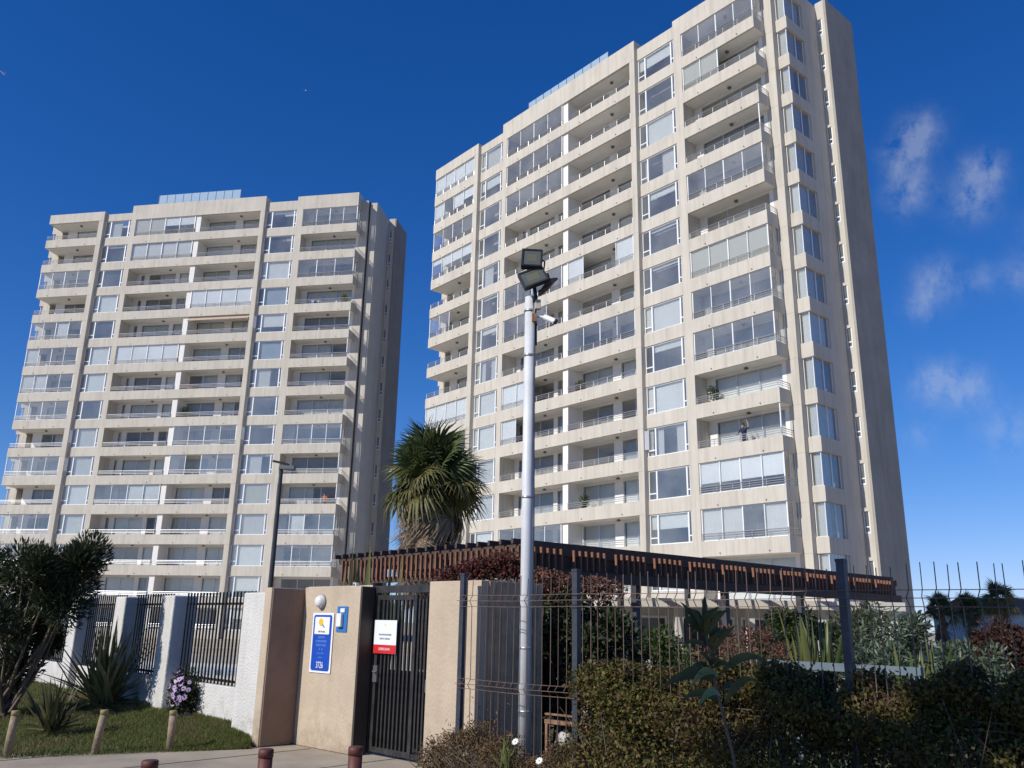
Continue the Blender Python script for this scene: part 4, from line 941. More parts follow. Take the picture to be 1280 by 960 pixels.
# dark leafy oleander at the lawn's end: leaning stems, long narrow leaves in whorls
def oleander():
    rng = np.random.default_rng(21); b = ground(2, 888, 0.17); e = empty('oleander_shrub', b); tag(e, 'big dark leafy shrub leaning over the lawn by the white wall', 'shrub')
    tips = []; 
    cen = [depth(x, y, b.y + dd) - b for x, y, dd in ((100, 702, -.2), (68, 708, .3), (30, 706, -.3), (95, 725, .2), (112, 694, 0), (60, 740, -.4), (20, 740, .3), (-10, 710, 0), (85, 755, -.2), (45, 780, .1), (10, 790, -.3), (-30, 760, .2), (60, 800, .4), (-25, 690, -.2), (-45, 800, 0), (25, 830, .1), (82, 715, .6), (0, 850, .4), (35, 760, .9), (-5, 770, -.9), (50, 705, -.6), (95, 700, .7), (-60, 720, 0))]
    for i, c in enumerate(cen):
        mb = MB(); s0 = Vector((rng.uniform(-.18, .18), rng.uniform(-.18, .18), -.05)); m1 = s0.lerp(c, .45) + Vector((rng.uniform(-.1, .1), rng.uniform(-.1, .1), -.1))
        mb.tube([s0, m1, c], [0.035, 0.025, 0.008], 6); mb.build('stem', BARK, e)
    n = 24000; K = len(cen); idx = rng.integers(0, K, n); C0 = np.array([tuple(c) for c in cen])
    rr = rng.uniform(0.26, 0.42, K)
    off = unit(rng.normal(size=(n, 3))) * (rng.uniform(0, 1, (n, 1)) ** .5) * rr[idx][:, None]
    P = C0[idx] + off * np.array([1, 1, 1.1]); D = unit(off) + rng.normal(0, .35, (n, 3)) + np.array([0.1, 0, .55])
    link('foliage', leaf_mesh('foliage', rng, P, D, rng.uniform(.09, .16, n), rng.uniform(.02, .034, n), L_OLE, .15, .05), e)
oleander()
# purple flowers hanging over the low wall
def flowers():
    rng = np.random.default_rng(8); t = qt(243, 850)[0]; b = Q0 + dQ * t + nQ * 0.12; b.z = 0.30
    e = empty('flower_clump', b); tag(e, 'clump of pale purple daisies spilling over the low white wall', 'flowers')
    n = 3000; P = unit(rng.normal(size=(n, 3))) * (rng.uniform(0, 1, (n, 1)) ** .4) * np.array([.33, .2, .36]) * (1 + .35 * np.sin(np.arange(n) * 2.1)[:, None]) + np.array([0, 0, .16])
    link('foliage', leaf_mesh('foliage', rng, P, P - np.array([0, 0, .1]) + rng.normal(0, .1, (n, 3)), .055, .022, leaf_mat('daisy_leaf', [(0.02, 0.03, 0.012), (0.04, 0.05, 0.02), (0.03, 0.03, 0.015)]), .2), e)
    mb = MB()
    fl = MB()
    for k in range(11):
        a = 2 * math.pi * k / 11; c, s_ = math.cos(a), math.sin(a); fl.quad((0, 0, 0), (c * .03 - s_ * .009, s_ * .03 + c * .009, .004), (c * .052, s_ * .052, .0), (c * .03 + s_ * .009, s_ * .03 - c * .009, .004))
    fl.lathe([(0.012, 0.0), (0.010, 0.008), (0.003, 0.011)], 8, 1)
    fm = fl.mesh('flower', [mat('purple_petal', (0.50, 0.36, 0.55), 0.7, var=0.2, scale=20), mat('flower_eye', (0.10, 0.05, 0.10), 0.8)])
    for k in range(46):
        d = Vector((rng.normal() * .9, -abs(rng.normal()) - .2, rng.normal() * .7 + .3)).normalized(); q = Vector((d.x * .31, d.y * .19, d.z * .36 + .15)) * float(rng.uniform(.95, 1.3))
        o = link('flower', fm, e, q); o.scale = [float(rng.uniform(.55, 1.0))] * 3; o.rotation_euler = d.to_track_quat('Z', 'Y').to_euler()
    e.rotation_euler = (0, 0, RQ)
flowers()

# hedge grown through the wire fence
def hedge(name, label, s0, s1, o0, o1, ztop, n, leaf, M, seed, twig=60, zbot=0.0):
    rng = np.random.default_rng(seed); e = empty(name, W((s0 + s1) / 2, 0)); tag(e, label, 'hedge')
    s = rng.uniform(s0, s1, n); 
    zt = np.array([ztop(v) for v in s]) + 0.12 * np.sin(s * 7.1) * np.sin(s * 3.3 + 1) + 0.07 * np.sin(s * 17 + 2) + 0.16 * np.maximum(0, rng.normal(0, 1, n) - 1.3) * (np.sin(s * 23) > .2)
    q = rng.uniform(0, 1, n); z = zbot + (zt - zbot) * np.where(rng.uniform(size=n) < .35, 1 - q ** 2 * .35, q)
    o = o0 + (o1 - o0) * rng.beta(1.6, 1.2, n) * (1 - .25 * (z / np.maximum(zt, .1)) ** 2) + 0.10 * np.sin(s * 5 + z * 6) * np.sin(z * 4 - s * 2.3) + .08 * np.sin(z * 14 + s * 3)
    P = np.array([P0.x, P0.y, 0]) + s[:, None] * np.array(dW) + o[:, None] * np.array(nW) + np.stack([0*z, 0*z, z], 1) + rng.normal(0, .02, (n, 3)) - np.array([e.location.x, e.location.y, 0])
    D = rng.normal(0, .7, (n, 3)) + np.array(nW) * .5 + np.array([0, 0, .55])
    f = link('foliage', leaf_mesh('foliage', rng, P, D, rng.uniform(.7, 1.3, n) * leaf[0], leaf[1] * rng.uniform(.7, 1.3, n), M, .2, .1), e); f['kind'] = 'stuff'
    mb = MB()
    for i in range(twig):
        a = rng.uniform(s0, s1); oo = rng.uniform(o0, o1); h = ztop(a) * rng.uniform(.6, .95)
        p0 = W(a, oo * .5, 0) - e.location; p1 = W(a + rng.uniform(-.2, .2), oo, h * .6) - e.location; p2 = W(a + rng.uniform(-.3, .3), oo + rng.uniform(-.1, .15), h) - e.location
        mb.tube([p0, p1, p2], [.006, .004, .0015], 4)
    t = mb.build('twigs', BARK, e); t['kind'] = 'stuff'
    return e
hedge('fence_hedge', 'broad yellowish green and brown hedge grown along the wire fence', 1.75, 8.6, -0.45, 0.42, lambda s: 1.15 + .07 * min(1, max(0, s - 3.0)), 125000, (0.043, 0.024), L_HED, 31, 60)
hedge('dry_ground_cover', 'low brown dried ground cover at the foot of the gate pillar', -0.35, 1.9, -0.25, 0.35, lambda s: 0.40 + .05 * math.sin(s * 4), 15000, (0.05, 0.012), L_DRY, 32, 220)
p = W(0.95, 0.28, 0.25); flax('grass_tuft', 'small bright green grass tuft at the foot of the white pole', p, 26, 0.34, 0.014, L_STR, 33, .5, .6, 'grass tuft')
for i, (x, y) in enumerate(((644, 927), (674, 951))):
    p = on_plane(x, y, (W(0, .36).x, W(0, .36).y), (nW.x, nW.y)); e = empty('white_daisy', p); tag(e, ['white daisy in the dried ground cover near the white pole', 'white daisy in the dried ground cover next to the hedge'][i], 'flower', 'white daisies')
    fl = MB()
    for k in range(10):
        a = 2 * math.pi * k / 10; c, s_ = math.cos(a), math.sin(a); fl.quad((0, 0, 0), (c * .025 - s_ * .009, s_ * .025 + c * .009, .004), (c * .04, s_ * .04, 0), (c * .025 + s_ * .009, s_ * .025 - c * .009, .004))
    f = fl.build('petals', mat('white_petal', (0.75, 0.75, 0.72), 0.7), e); f.rotation_euler = (0.9, 0, -.6); g_ = MB().lathe([(.009, .002), (.006, .009)], 8).build('eye', SYEL, e); g_.rotation_euler = (0.9, 0, -.6)
    MB().tube([(0, 0, -.002), (.02, .02, -.25)], .003, 5).build('stalk', L_GRN, e)

# two pale pipe caps on a rusty bracket behind the fence
e = empty('pipe_bracket', W(1.28, -0.30), RW); tag(e, 'rusty bracket with two pale round pipe caps behind the wire fence', 'bracket')
MB().box(-.3, .28, -.02, .02, .62, .66).build('bar', RUST, e); MB().box(-.3, .28, -.02, .02, .70, .72).build('bar', RUST, e)
for x in (-.28, .26): MB().box(x - .015, x + .015, -.015, .015, 0, .62).build('leg', RUST, e)
for x in (.02, .20): o = MB().lathe([(.05, 0), (.075, .01), (.075, .07), (.05, .09), (.02, .095)], 16).build('pipe_cap', mat('pale_cap', (0.45, 0.42, 0.38), .7, var=.25, scale=12), e, True); o.location = (x, -.03, .50); o.rotation_euler = (math.pi / 2, 0, 0)
# sapling with big drooping leaves in front of the fence
def sapling():
    rng = random.Random(4); dd = 5.6
    b = depth(926, 1020, dd); b.z = 0.0
    P = lambda x, y, d=0.0: depth(x, y, dd + d) - b
    e = empty('sapling', b); tag(e, 'thin sapling with long glossy drooping leaves in front of the hedge', 'sapling')
    MB().tube([(0, 0, -.02), P(918, 950), P(903, 890), P(893, 850), P(884, 800), P(878, 775)], [.011, .010, .009, .008, .006, .004], 8).build('stem', BARK, e, True)
    LM = mat('sapling_leaf', (0.075, 0.08, 0.025), 0.6, var=0.35, scale=6, spec=0.25); LY = mat('sapling_leaf_yellow', (0.20, 0.21, 0.05), 0.4, var=0.2, scale=8)
    def big(a, t, w, M, bend=0.06):
        a, t = Vector(a), Vector(t); d = t - a; L = d.length; d.normalize(); s_ = d.cross(Vector((0.2, -1, .35))).normalized(); u = s_.cross(d)
        mb = MB(); n = 8
        for i in range(n + 1):
            q = i / n; ww = w * (math.sin(math.pi * q ** .8) ** .8) * .5 if 0 < q < 1 else .001; c = a + d * L * q + Vector((0, 0, bend * math.sin(math.pi * q)))
            mb.v += [tuple(c - s_ * ww + u * ww * .35), tuple(c), tuple(c + s_ * ww + u * ww * .35)]
        for i in range(n): k = i * 3; mb.f += [(k, k+1, k+4, k+3), (k+1, k+2, k+5, k+4)]; mb.mi += [0, 0]
        mb.build('leaf', M, e, True)
    for (x, y), (tx, ty), w, M, dz in (((900, 842), (960, 826), .075, LM, -.1), ((898, 850), (824, 862), .085, LM, .1), ((896, 848), (840, 852), .07, LM, -.2), ((899, 845), (862, 860), .07, LY, -.15), ((903, 872), (872, 884), .07, LY, -.2), ((903, 880), (850, 877), .075, LM, .1), ((905, 880), (946, 850), .07, LM, .0), ((900, 865), (930, 870), .05, LM, .2)):
        big(P(x, y), P(tx, ty, dz), w * .72, M)
    for k in range(30):
        q = rng.random(); x = 876 + 14 * q; y = 775 + 65 * q; a = rng.uniform(0, 2 * math.pi); L = rng.uniform(.14, .26)
        base = P(x + rng.uniform(-3, 3), y); tip = base + Vector((math.cos(a) * L * .75, math.sin(a) * L * .55, rng.uniform(-.02, .2))); big(base, tip, .035, LM, .02)
sapling()
p = depth(962, 985, 5.2); p.z = 0.25; flax('spiky_plant', 'dark spiky rosette with long narrow leaves in front of the hedge', p, 42, 0.5, 0.035, L_FLD, 35, .8, .3)

# garden plants behind the fence
def at(x, y, d, z=0.0): p = depth(x, y, d); return Vector((p.x, p.y, z))
flax('strap_leaf_plant', 'tall pale strap-leaved plant under the pergola roof', at(1022, 800, 13.0), 46, 2.1, 0.11, L_STR, 41, .28, .2)
flax('strap_leaf_plant', 'broad upright strap-leaved plant beside the dark blue corner post', at(1140, 800, 9.6), 40, 1.55, 0.11, L_STR, 42, .33, .25)
flax('strap_leaf_plant', 'low tufted plant of many narrow leaves between the pergola posts', at(945, 800, 12.0), 70, 1.6, 0.05, L_OLV, 43, .4, .4)
flax('strap_leaf_plant', 'feathery tall grass clump under the pergola behind the sapling', at(860, 800, 12.5), 90, 1.35, 0.03, L_OLV, 44, .45, .5)
shrub('garden_shrub', 'bushy grey-green shrub with narrow leaves behind the wire fence', at(1135, 800, 12.5), (1.15, .9, 0.95), 5200, (0.14, 0.03), L_BLU, 51, stems=8)
shrub('garden_shrub', 'rounded grey-green shrub beside the dark red hedge', at(1205, 800, 11.5), (0.8, .7, 0.7), 3400, (0.13, 0.03), L_BLU, 52, stems=7)
shrub('garden_shrub', 'dark red-leaved shrub against the sky beyond the wire tips', at(1250, 800, 15.0), (1.5, 1.0, 0.93), 6500, (0.09, 0.04), L_DRD, 53, stems=8)
shrub('garden_shrub', 'second dark red-leaved shrub closing the garden behind the wire fence', at(1330, 800, 14.0), (1.4, 1.0, 0.93), 6500, (0.09, 0.04), L_DRD, 54, stems=8)
shrub('garden_shrub', 'dark green bush in the shade behind the white pole', at(716, 800, 11.3), (0.95, .75, 1.02), 15000, (0.10, 0.04), L_OLE, 55, stems=9)
shrub('garden_shrub', 'dark narrow-leaved bush filling the shade next to the brown-clad pillar', at(668, 800, 11.6), (0.7, .6, 1.0), 9000, (0.10, 0.035), L_OLE, 60, stems=7)
shrub('garden_shrub', 'yellow-green leafy bush under the middle of the pergola', at(800, 800, 15.0), (1.4, .8, 0.8), 5200, (0.10, 0.04), L_GRN, 56, stems=7)
shrub('garden_shrub', 'pale flowering bush under the far end of the pergola', at(930, 800, 17.0), (1.4, .9, 0.8), 4600, (0.08, 0.03), L_PNK, 57, stems=7)
shrub('garden_shrub', 'yellow-green bush in front of the white pavilion', at(1000, 790, 22.0), (1.6, .9, 1.1), 4200, (0.16, 0.05), L_GRN, 58, stems=7)
shrub('garden_shrub', 'leafy bush between the pavilion and the end of the pergola', at(1090, 790, 19.0), (1.5, 1, 1.1), 4200, (0.15, 0.045), L_OLV, 59, stems=7)
def creeper(name, label, pts, n, M, seed, r=(.28, .22, .16), leaf=.06):
    rng = np.random.default_rng(seed); e = empty(name, pts[0] * 1.0); e.location.z = 0; tag(e, label, 'climber'); C0 = np.array([tuple(p - e.location) for p in pts]); idx = rng.integers(0, len(pts), n)
    off = unit(rng.normal(size=(n, 3))) * (rng.uniform(0, 1, (n, 1)) ** .5) * np.array(r)
    f = link('foliage', leaf_mesh('foliage', rng, C0[idx] + off, rng.normal(size=(n, 3)) + np.array([0, 0, .3]), rng.uniform(.6, 1.2, n) * leaf, leaf * .6, M, .25), e)
    for i, c in enumerate(C0[::2]): MB().tube([(c[0] * .6, c[1] * .6 + .1, 0), (c[0] * .9, c[1] + .1, c[2] * .6), tuple(c)], [.02, .014, .005], 5).build('stem', BARK, e)
creeper('bougainvillea', 'dark red bougainvillea against the pergola front beside the palm', [depth(x, y, 12.6) for x, y in ((585, 712), (605, 706), (625, 700), (640, 702), (560, 720), (595, 722), (618, 716), (645, 716), (572, 728))], 3000, L_RED, 61, (.26, .25, .15))
creeper('bougainvillea', 'faded pinkish creeper under the pergola side behind the fence', [depth(x, y, 11.3) for x, y in ((672, 722), (690, 726), (706, 730), (722, 732), (742, 735), (760, 738), (680, 738), (700, 742))], 3200, L_PNK, 62, (.26, .25, .16), .05)
# tall pointed leaves behind the gate
flax('agave_plant', 'tall yellow-green pointed leaves rising behind the black gate', at(455, 760, 13.2), 14, 2.72, 0.20, L_STR, 63, .13, .05)
flax('agave_plant', 'single group of pointed leaves behind the gate, next to the pergola end', at(480, 760, 13.2), 7, 2.6, 0.18, L_STR, 64, .10, .05)

# pale garden bench rail
a_, b_ = depth(960, 828, 10.0), depth(1152, 833, 8.6)
br = empty('garden_bench', (a_.x, a_.y, 0), math.atan2(b_.y - a_.y, b_.x - a_.x)); tag(br, 'long pale blue-grey bench behind the hedge', 'bench')
BW = (b_ - a_).length; BM = mat('pale_blue_paint', (0.13, 0.17, 0.19), 0.6, var=0.12, scale=5)
zb_ = a_.z
MB().box(0, BW, -.03, .03, zb_ - .05, zb_ + .03).build('backrest_rail', BM, br)
MB().box(0, BW, -.42, -.05, zb_ - .52, zb_ - .47).build('seat', BM, br)
for i in range(4):
    x = .1 + (BW - .2) * i / 3; MB().box(x - .03, x + .03, -.02, .02, 0, zb_ - .051).build('leg', BM, br); MB().box(x - .03, x + .03, -.40, -.36, 0, zb_ - .521).build('leg', BM, br)

# ------------------------------------------------------------------ fan palm
def fan_palm(label, loc, crown_z, R, nlive, ndead, seed, trunk_r=0.28):
    rng = random.Random(seed); e = empty('fan_palm', loc); tag(e, label, 'palm')
    MB().tube([(0, 0, -.1), (0.03, 0, crown_z * .5), (0, 0, crown_z + .1)], [trunk_r * 1.25, trunk_r, trunk_r * .9], 14).build('trunk', mat('palm_trunk', (0.16, 0.115, 0.075), 0.95, var=0.3, scale=6, bump=1.0, bscale=14), e, True)
    PG = leaf_mat('palm_green', [(0.065, 0.09, 0.03), (0.11, 0.14, 0.05), (0.16, 0.18, 0.075), (0.08, 0.105, 0.035)], 0.35, .25); PY = leaf_mat('palm_yellow', [(0.10, 0.115, 0.04), (0.19, 0.17, 0.05), (0.075, 0.095, 0.035), (0.26, 0.18, 0.06)], .5, .25); PD = leaf_mat('palm_dead', [(0.20, 0.14, 0.09), (0.30, 0.22, 0.15), (0.12, 0.085, 0.055), (0.40, 0.31, 0.22)], .9, .15)
    def frond(M, sd, dead=False, droop=.5):
        r = random.Random(sd); mb = MB(); pet = R * .48; fr = R * .56
        pm = MB(); V = mb
        V.tube([(0, 0, 0), (pet * .5, 0, .03), (pet, 0, 0)], [.026, .02, .014], 4)
        n = 26; sp = math.radians(230 if not dead else 120)
        for i in range(n):
            a = -sp / 2 + sp * i / (n - 1) + r.uniform(-.03, .03); L = fr * (.72 + .28 * math.cos(a * .6)) * r.uniform(.85, 1.08); w = .035 * R
            d = Vector((math.cos(a), math.sin(a), .05)); s_ = Vector((-math.sin(a), math.cos(a), 0)); p = Vector((pet, 0, 0)); pr = []
            for t in (0, .3, .6, .82, 1.0):
                z = -droop * (t ** 2.6) * fr * r.uniform(.8, 1.25); ww = w * (.35 + 1.3 * t if t < .35 else (.85 * (1 - t) / .65 + .06)); c = p + d * L * t * (1 - .16 * droop * t) + Vector((0, 0, z)); pr.append((c - s_ * ww + Vector((0, 0, -ww * .5)), c, c + s_ * ww + Vector((0, 0, -ww * .5))))
            for k in range(4):
                A, B = pr[k], pr[k+1]; V.quad(A[0], A[1], B[1], B[0]); V.quad(A[1], A[2], B[2], B[1])
        return mb.mesh('frond', M)
    ms = [frond(PG, 1, droop=.25), frond(PG, 2, droop=.5), frond(PY, 3, droop=.6), frond(PY, 4, droop=.9)]; md = [frond(PD, 5, True, 1.0), frond(PD, 6, True, 1.5), frond(PD, 7, False, 1.2)]
    for i in range(nlive):
        t = i / nlive; az = i * 2.39996 + rng.uniform(-.35, .35); el = math.radians(86 - 104 * t ** .85 + rng.uniform(-12, 12))
        m_ = rng.choice(ms[:2]) if t < .5 else rng.choice(ms[1:3]) if t < .72 else rng.choice(ms[2:4])
        o = link('frond', m_, e, (rng.uniform(-.1, .1), rng.uniform(-.1, .1), crown_z + .3 * (1 - t) - .25 * t)); o.rotation_euler = (rng.uniform(-.9, .9), -el, az); k = rng.uniform(.66, 1.2); o.scale = (k, k, k)
    for i in range(ndead):
        az = i * 2.39996 + rng.uniform(-.4, .4); t = i / ndead; el = math.radians(-24 - 52 * rng.random() ** .7); z = crown_z - .2 - 2.3 * t
        o = link('dead_frond', rng.choice(md), e, (0, 0, z)); o.rotation_euler = (rng.uniform(-.8, .8), -el, az); k = rng.uniform(.7, 1.1) * (1 - .15 * t); o.scale = (k, k, k)
    return e
c_ = depth(541, 605, 27.0); fan_palm('tall fan palm with a brown skirt of dead fronds in front of the towers', (c_.x, c_.y, 0), c_.z, 1.72, 96, 170, 2, .34)
for i, (x, y, d) in enumerate(((1176, 757, 60), (1212, 758, 66), (1247, 750, 55))):
    c_ = depth(x, y + 6, d); fan_palm(['small distant palm above the grey-green shrub', 'small distant palm between two other palm heads', 'small distant palm above the dark red shrub'][i], (c_.x, c_.y, 0), c_.z, 1.25, 34, 12, 7 + i, .22)
# distant house beyond the garden
c_ = depth(1268, 770, 85.0); hz = empty('distant_house', (c_.x, c_.y, 0), .3); tag(hz, 'distant low white house with a tiled roof beyond the red shrubs', 'house')
MB().box(-6, 6, -4, 4, 0, 3.3).build('wall', WSTUC, hz)
MB2 = MB(); MB2.v = [(-6.4, -4.4, 3.3), (6.4, -4.4, 3.3), (6.4, 4.4, 3.3), (-6.4, 4.4, 3.3), (-6.4, 0, 4.9), (6.4, 0, 4.9)]; MB2.f = [(0, 1, 5, 4), (2, 3, 4, 5), (0, 4, 3), (1, 2, 5), (3, 2, 1, 0)]; MB2.mi = [0] * 5; MB2.build('roof', mat('clay_roof', (0.30, 0.12, 0.07), 0.9, var=.2), hz)
for x in (-4, -1, 2, 4.5): w_ = MB().box(x - .5, x + .5, -4.05, -4.001, 1.0, 2.3).build('window', WFRAME, hz); MB().box(x - .42, x + .42, -4.06, -4.051, 1.08, 2.22).build('pane', mat('dark_pane', (0.05, 0.06, 0.07), 0.1), w_)

# unseen tree added beside the camera to cast shade on the hedge
def shade_caster_tree():
    rng = np.random.default_rng(77); tgt = W(5.7, 0.2, 0.75); c = tgt + SUN * 11.8; e = empty('shade_caster_tree', (c.x, c.y, 0)); tag(e, 'leafy tree added out of view to shade the hedge', 'tree')
    MB().tube([(0, 0, -.1), (.1, 0, 2.5), (0, .1, c.z - 1.2)], [.2, .16, .1], 12).build('trunk', BARK, e, True)
    K = 46; ctr = unit(rng.normal(size=(K, 3))) * rng.uniform(.2, 1, (K, 1)) ** .5 * np.array([2.4, 2.4, 1.45]) + np.array([0, 0, c.z])
    for i in range(14): MB().tube([(0, .05, c.z - 1.6), tuple(np.array([0, 0, c.z - 1.2]) * .5 + ctr[i] * .5), tuple(ctr[i])], [.07, .045, .015], 6).build('limb', BARK, e)
    n = 52000; idx = rng.integers(0, K, n); P = ctr[idx] + unit(rng.normal(size=(n, 3))) * (rng.uniform(0, 1, (n, 1)) ** .45) * rng.uniform(.35, .65, K)[idx][:, None]
    link('crown', leaf_mesh('crown', rng, P, rng.normal(size=(n, 3)), .15, .08, L_GRN, .2), e)
shade_caster_tree()

# ------------------------------------------------------------------ people, furniture and birds
SKIN = mat('skin', (0.42, 0.25, 0.17), 0.6, var=0.05); HAIRM = mat('dark_hair', (0.02, 0.015, 0.012), 0.6)
def person(label, loc, rz, shirt, trousers, lean=0.15, h=1.7, raise_arm=False):
    """one continuous body grown from a skeleton; clothes are coloured zones of that surface"""
    e = empty('person', loc, rz); tag(e, label, 'person')
    k = h / 1.7
    J = dict(pel=(0, 0, .93, .13), wst=(0, -.02, 1.08, .125), chs=(0, -.05 - lean * .3, 1.28, .145), nck=(0, -.06 - lean * .5, 1.46, .055), hd0=(0, -.08 - lean * .5, 1.55, .085), hd1=(0, -.085 - lean * .5, 1.64, .082))
    B = [('pel', 'wst'), ('wst', 'chs'), ('chs', 'nck'), ('nck', 'hd0'), ('hd0', 'hd1')]
    for sd, n in ((1, 'l'), (-1, 'r')):
        J['hip' + n] = (.10 * sd, 0, .86, .10); J['kne' + n] = (.11 * sd, -.02, .48, .07); J['ank' + n] = (.11 * sd, .02, .08, .05); J['toe' + n] = (.12 * sd, -.14, .03, .04)
        J['sho' + n] = (.19 * sd, -.05 - lean * .35, 1.39, .065)
        if raise_arm and sd == 1: J['elb' + n] = (.34, -.12, 1.52, .045); J['wri' + n] = (.27, -.14, 1.76, .034); J['han' + n] = (.25, -.15, 1.85, .036)
        else: J['elb' + n] = (.27 * sd, -.12 - lean * .4, 1.14, .046); J['wri' + n] = (.18 * sd, -.33 - lean * .5, 1.06, .034); J['han' + n] = (.15 * sd, -.41 - lean * .5, 1.06, .036)
        B += [('pel', 'hip' + n), ('hip' + n, 'kne' + n), ('kne' + n, 'ank' + n), ('ank' + n, 'toe' + n), ('chs', 'sho' + n), ('sho' + n, 'elb' + n), ('elb' + n, 'wri' + n), ('wri' + n, 'han' + n)]
    names = list(J); me = bpy.data.meshes.new('body'); me.from_pydata([tuple(c * k for c in J[n][:3]) for n in names], [(names.index(a), names.index(b)) for a, b in B], [])
    t = bpy.data.objects.new('body', me); col.objects.link(t)
    sm = t.modifiers.new('skin', 'SKIN'); sv = me.skin_vertices[0].data
    for i, n in enumerate(names): sv[i].radius = (J[n][3] * k, J[n][3] * k * .85); sv[i].use_root = (n == 'pel')
    ss = t.modifiers.new('sub', 'SUBSURF'); ss.levels = 1; ss.render_levels = 1
    dg = bpy.context.evaluated_depsgraph_get(); bm_ = bpy.data.meshes.new_from_object(t.evaluated_get(dg)); bpy.data.objects.remove(t)
    bm_.materials.clear()
    for M in (SKIN, shirt, trousers, DARKM): bm_.materials.append(M)
    for p in bm_.polygons:
        z = p.center.z / k; x = abs(p.center.x) / k; y = p.center.y / k
        p.material_index = 3 if z < .10 else 2 if z < .97 and x < .2 and y > -.2 else 0 if (z > 1.46 or (x > .17 and (y < -.24 or (raise_arm and z > 1.6)))) else 1
        p.use_smooth = True
    link('body', bm_, e)
    y_ = -.075 - lean * .5
    hb = MB().lathe([(.085 * k, 0), (.105 * k, .05 * k), (.10 * k, .10 * k), (.07 * k, .145 * k), (.02 * k, .16 * k)], 12).build('hair', HAIRM, e, True); hb.location = (0, (y_ + .035) * k, 1.58 * k)
    fc = MB().lathe([(.012 * k, 0), (.016 * k, .01), (.006 * k, .035 * k)], 6).build('nose', SKIN, e); fc.location = (0, (y_ - .085) * k, 1.585 * k)
    for sx in (-1, 1):
        MB().lathe([(.008, -.004), (.011, 0), (.006, .005)], 6).build('eye', HAIRM, e).location = (sx * .032 * k, (y_ - .075) * k, 1.615 * k)
        MB().lathe([(.008, -.025), (.016, 0), (.008, .03)], 6).build('ear', SKIN, e).location = (sx * .083 * k, y_ * k, 1.60 * k)
    MB().box(-.022, .022, -.006, .006, -.004, .004).build('mouth', mat('lips', (0.30, 0.12, 0.10), .6), e).location = (0, (y_ - .072) * k, 1.55 * k)
    for sd in (1, -1):        # fingers curled over the rail
        hx, hy, hz_, _ = J['han' + ('l' if sd == 1 else 'r')]
        for f in range(5):
            q = Vector((hx + (f - 2) * .018, hy - .02, hz_)) * k
            dn = -.05 if not (raise_arm and sd == 1) else .06
            MB().tube([q, q + Vector((0, -.03, dn * .3)), q + Vector((0, -.035, dn))], [.009, .008, .006], 5).build('finger', SKIN, e)
    return e
rR = math.atan2(duR.y, duR.x)
person('person in a navy shirt leaning on a balcony rail with one arm raised', placeR(6.45, 0.95, 5), rR, mat('navy_cloth', (0.02, 0.025, 0.06), .9, var=.1), mat('dark_trousers', (0.02, 0.02, 0.025), .9, var=.1), .25, 1.75, True)
duL = Vector((-math.cos(math.radians(169.567)), -math.sin(math.radians(169.567)), 0)); rL = math.atan2(duL.y, duL.x)
person('person in an orange top with dark hair sitting out on an open balcony', placeL(7.9, 0.85, 5), rL, mat('orange_cloth', (0.50, 0.20, 0.09), .9, var=.1), mat('grey_trousers', (0.10, 0.10, 0.12), .9, var=.1), .1, 1.6)
def chair_parts():
    return [('seat', MB().box(-.22, .22, -.22, .22, .42, .45).mesh('seat', PLAS)), ('backrest', MB().box(-.22, .22, .20, .235, .46, .88).mesh('backrest', PLAS)), ('armrest', MB().box(-.25, -.21, -.2, .23, .62, .65).mesh('armrest', PLAS)), ('armrest', MB().box(.21, .25, -.2, .23, .62, .65).mesh('armrest', PLAS))] + \
        [('leg', MB().tube([(x, y, 0), (x * .9, y * .9, .425)], .02, 6).mesh('leg', PLAS)) for x in (-.22, .22) for y in (-.22, .22)]
CP = chair_parts()
def chair(label, loc, rz, group):
    e = empty('plastic_chair', loc, rz); tag(e, label, 'chair', group)
    for nm, me in CP: link(nm, me, e)
def table(label, loc, rz, group=None):
    e = empty('balcony_table', loc, rz); tag(e, label, 'table', group)
    MB().lathe([(.36, .70), (.38, .715), (.36, .73)], 18).build('table_top', PLAS, e)
    for a in range(4): MB().tube([(.28 * math.cos(a * 1.571), .28 * math.sin(a * 1.571), 0), (.2 * math.cos(a * 1.571), .2 * math.sin(a * 1.571), .70)], .018, 6).build('leg', PLAS, e)
G1, G2, G3, G4 = 'chairs on the half-glazed balcony', 'chairs under the fabric awning', 'chairs on the balcony with the terracotta pot', 'chairs on the balcony below the terracotta pot'
for u, a, w in ((-20.6, .4, 'behind the glass panel'), (-19.6, -.5, 'in the open half')): chair('white plastic chair %s of the half-glazed end balcony' % w, placeR(u, .55, 10), rR + a, G1)
for u, a, w in ((-4.9, 1.2, 'between divider and round table'), (-3.3, -1.2, 'between round table and fin')): chair('white plastic chair under the brown fabric awning, %s' % w, placeL(u, .7, 11), rL + a, G2)
table('round white table on the balcony under a brown fabric awning', placeL(-4.1, .7, 11), rL)
for u, a, w in ((-4.6, 1.0, 'next to the terracotta pot'), (-3.7, -.2, 'between two chairs on the terracotta pot balcony'), (-2.6, -1.0, 'farthest from the terracotta pot on that balcony')): chair('white plastic chair ' + w, placeL(u, .65, 9), rL + a, G3)
e = empty('terracotta_pot', placeL(-5.7, .6, 9)); tag(e, 'large terracotta planter on a tower balcony beside white chairs', 'planter')
MB().lathe([(.2, 0), (.27, .1), (.32, .75), (.35, .8), (.35, .9), (.3, .9)], 14).build('pot', mat('terracotta', (0.45, 0.17, 0.09), .85, var=.15), e, True); MB().lathe([(.29, .88), (.2, .93), (.01, .95)], 10).build('soil', BARK, e)
for u, a, w in ((-2.8, .5, 'turned to the door'), (-2.0, -.6, 'beside the fin')): chair('white plastic chair one floor below the terracotta pot, ' + w, placeL(u, .7, 8), rL + a, G4)
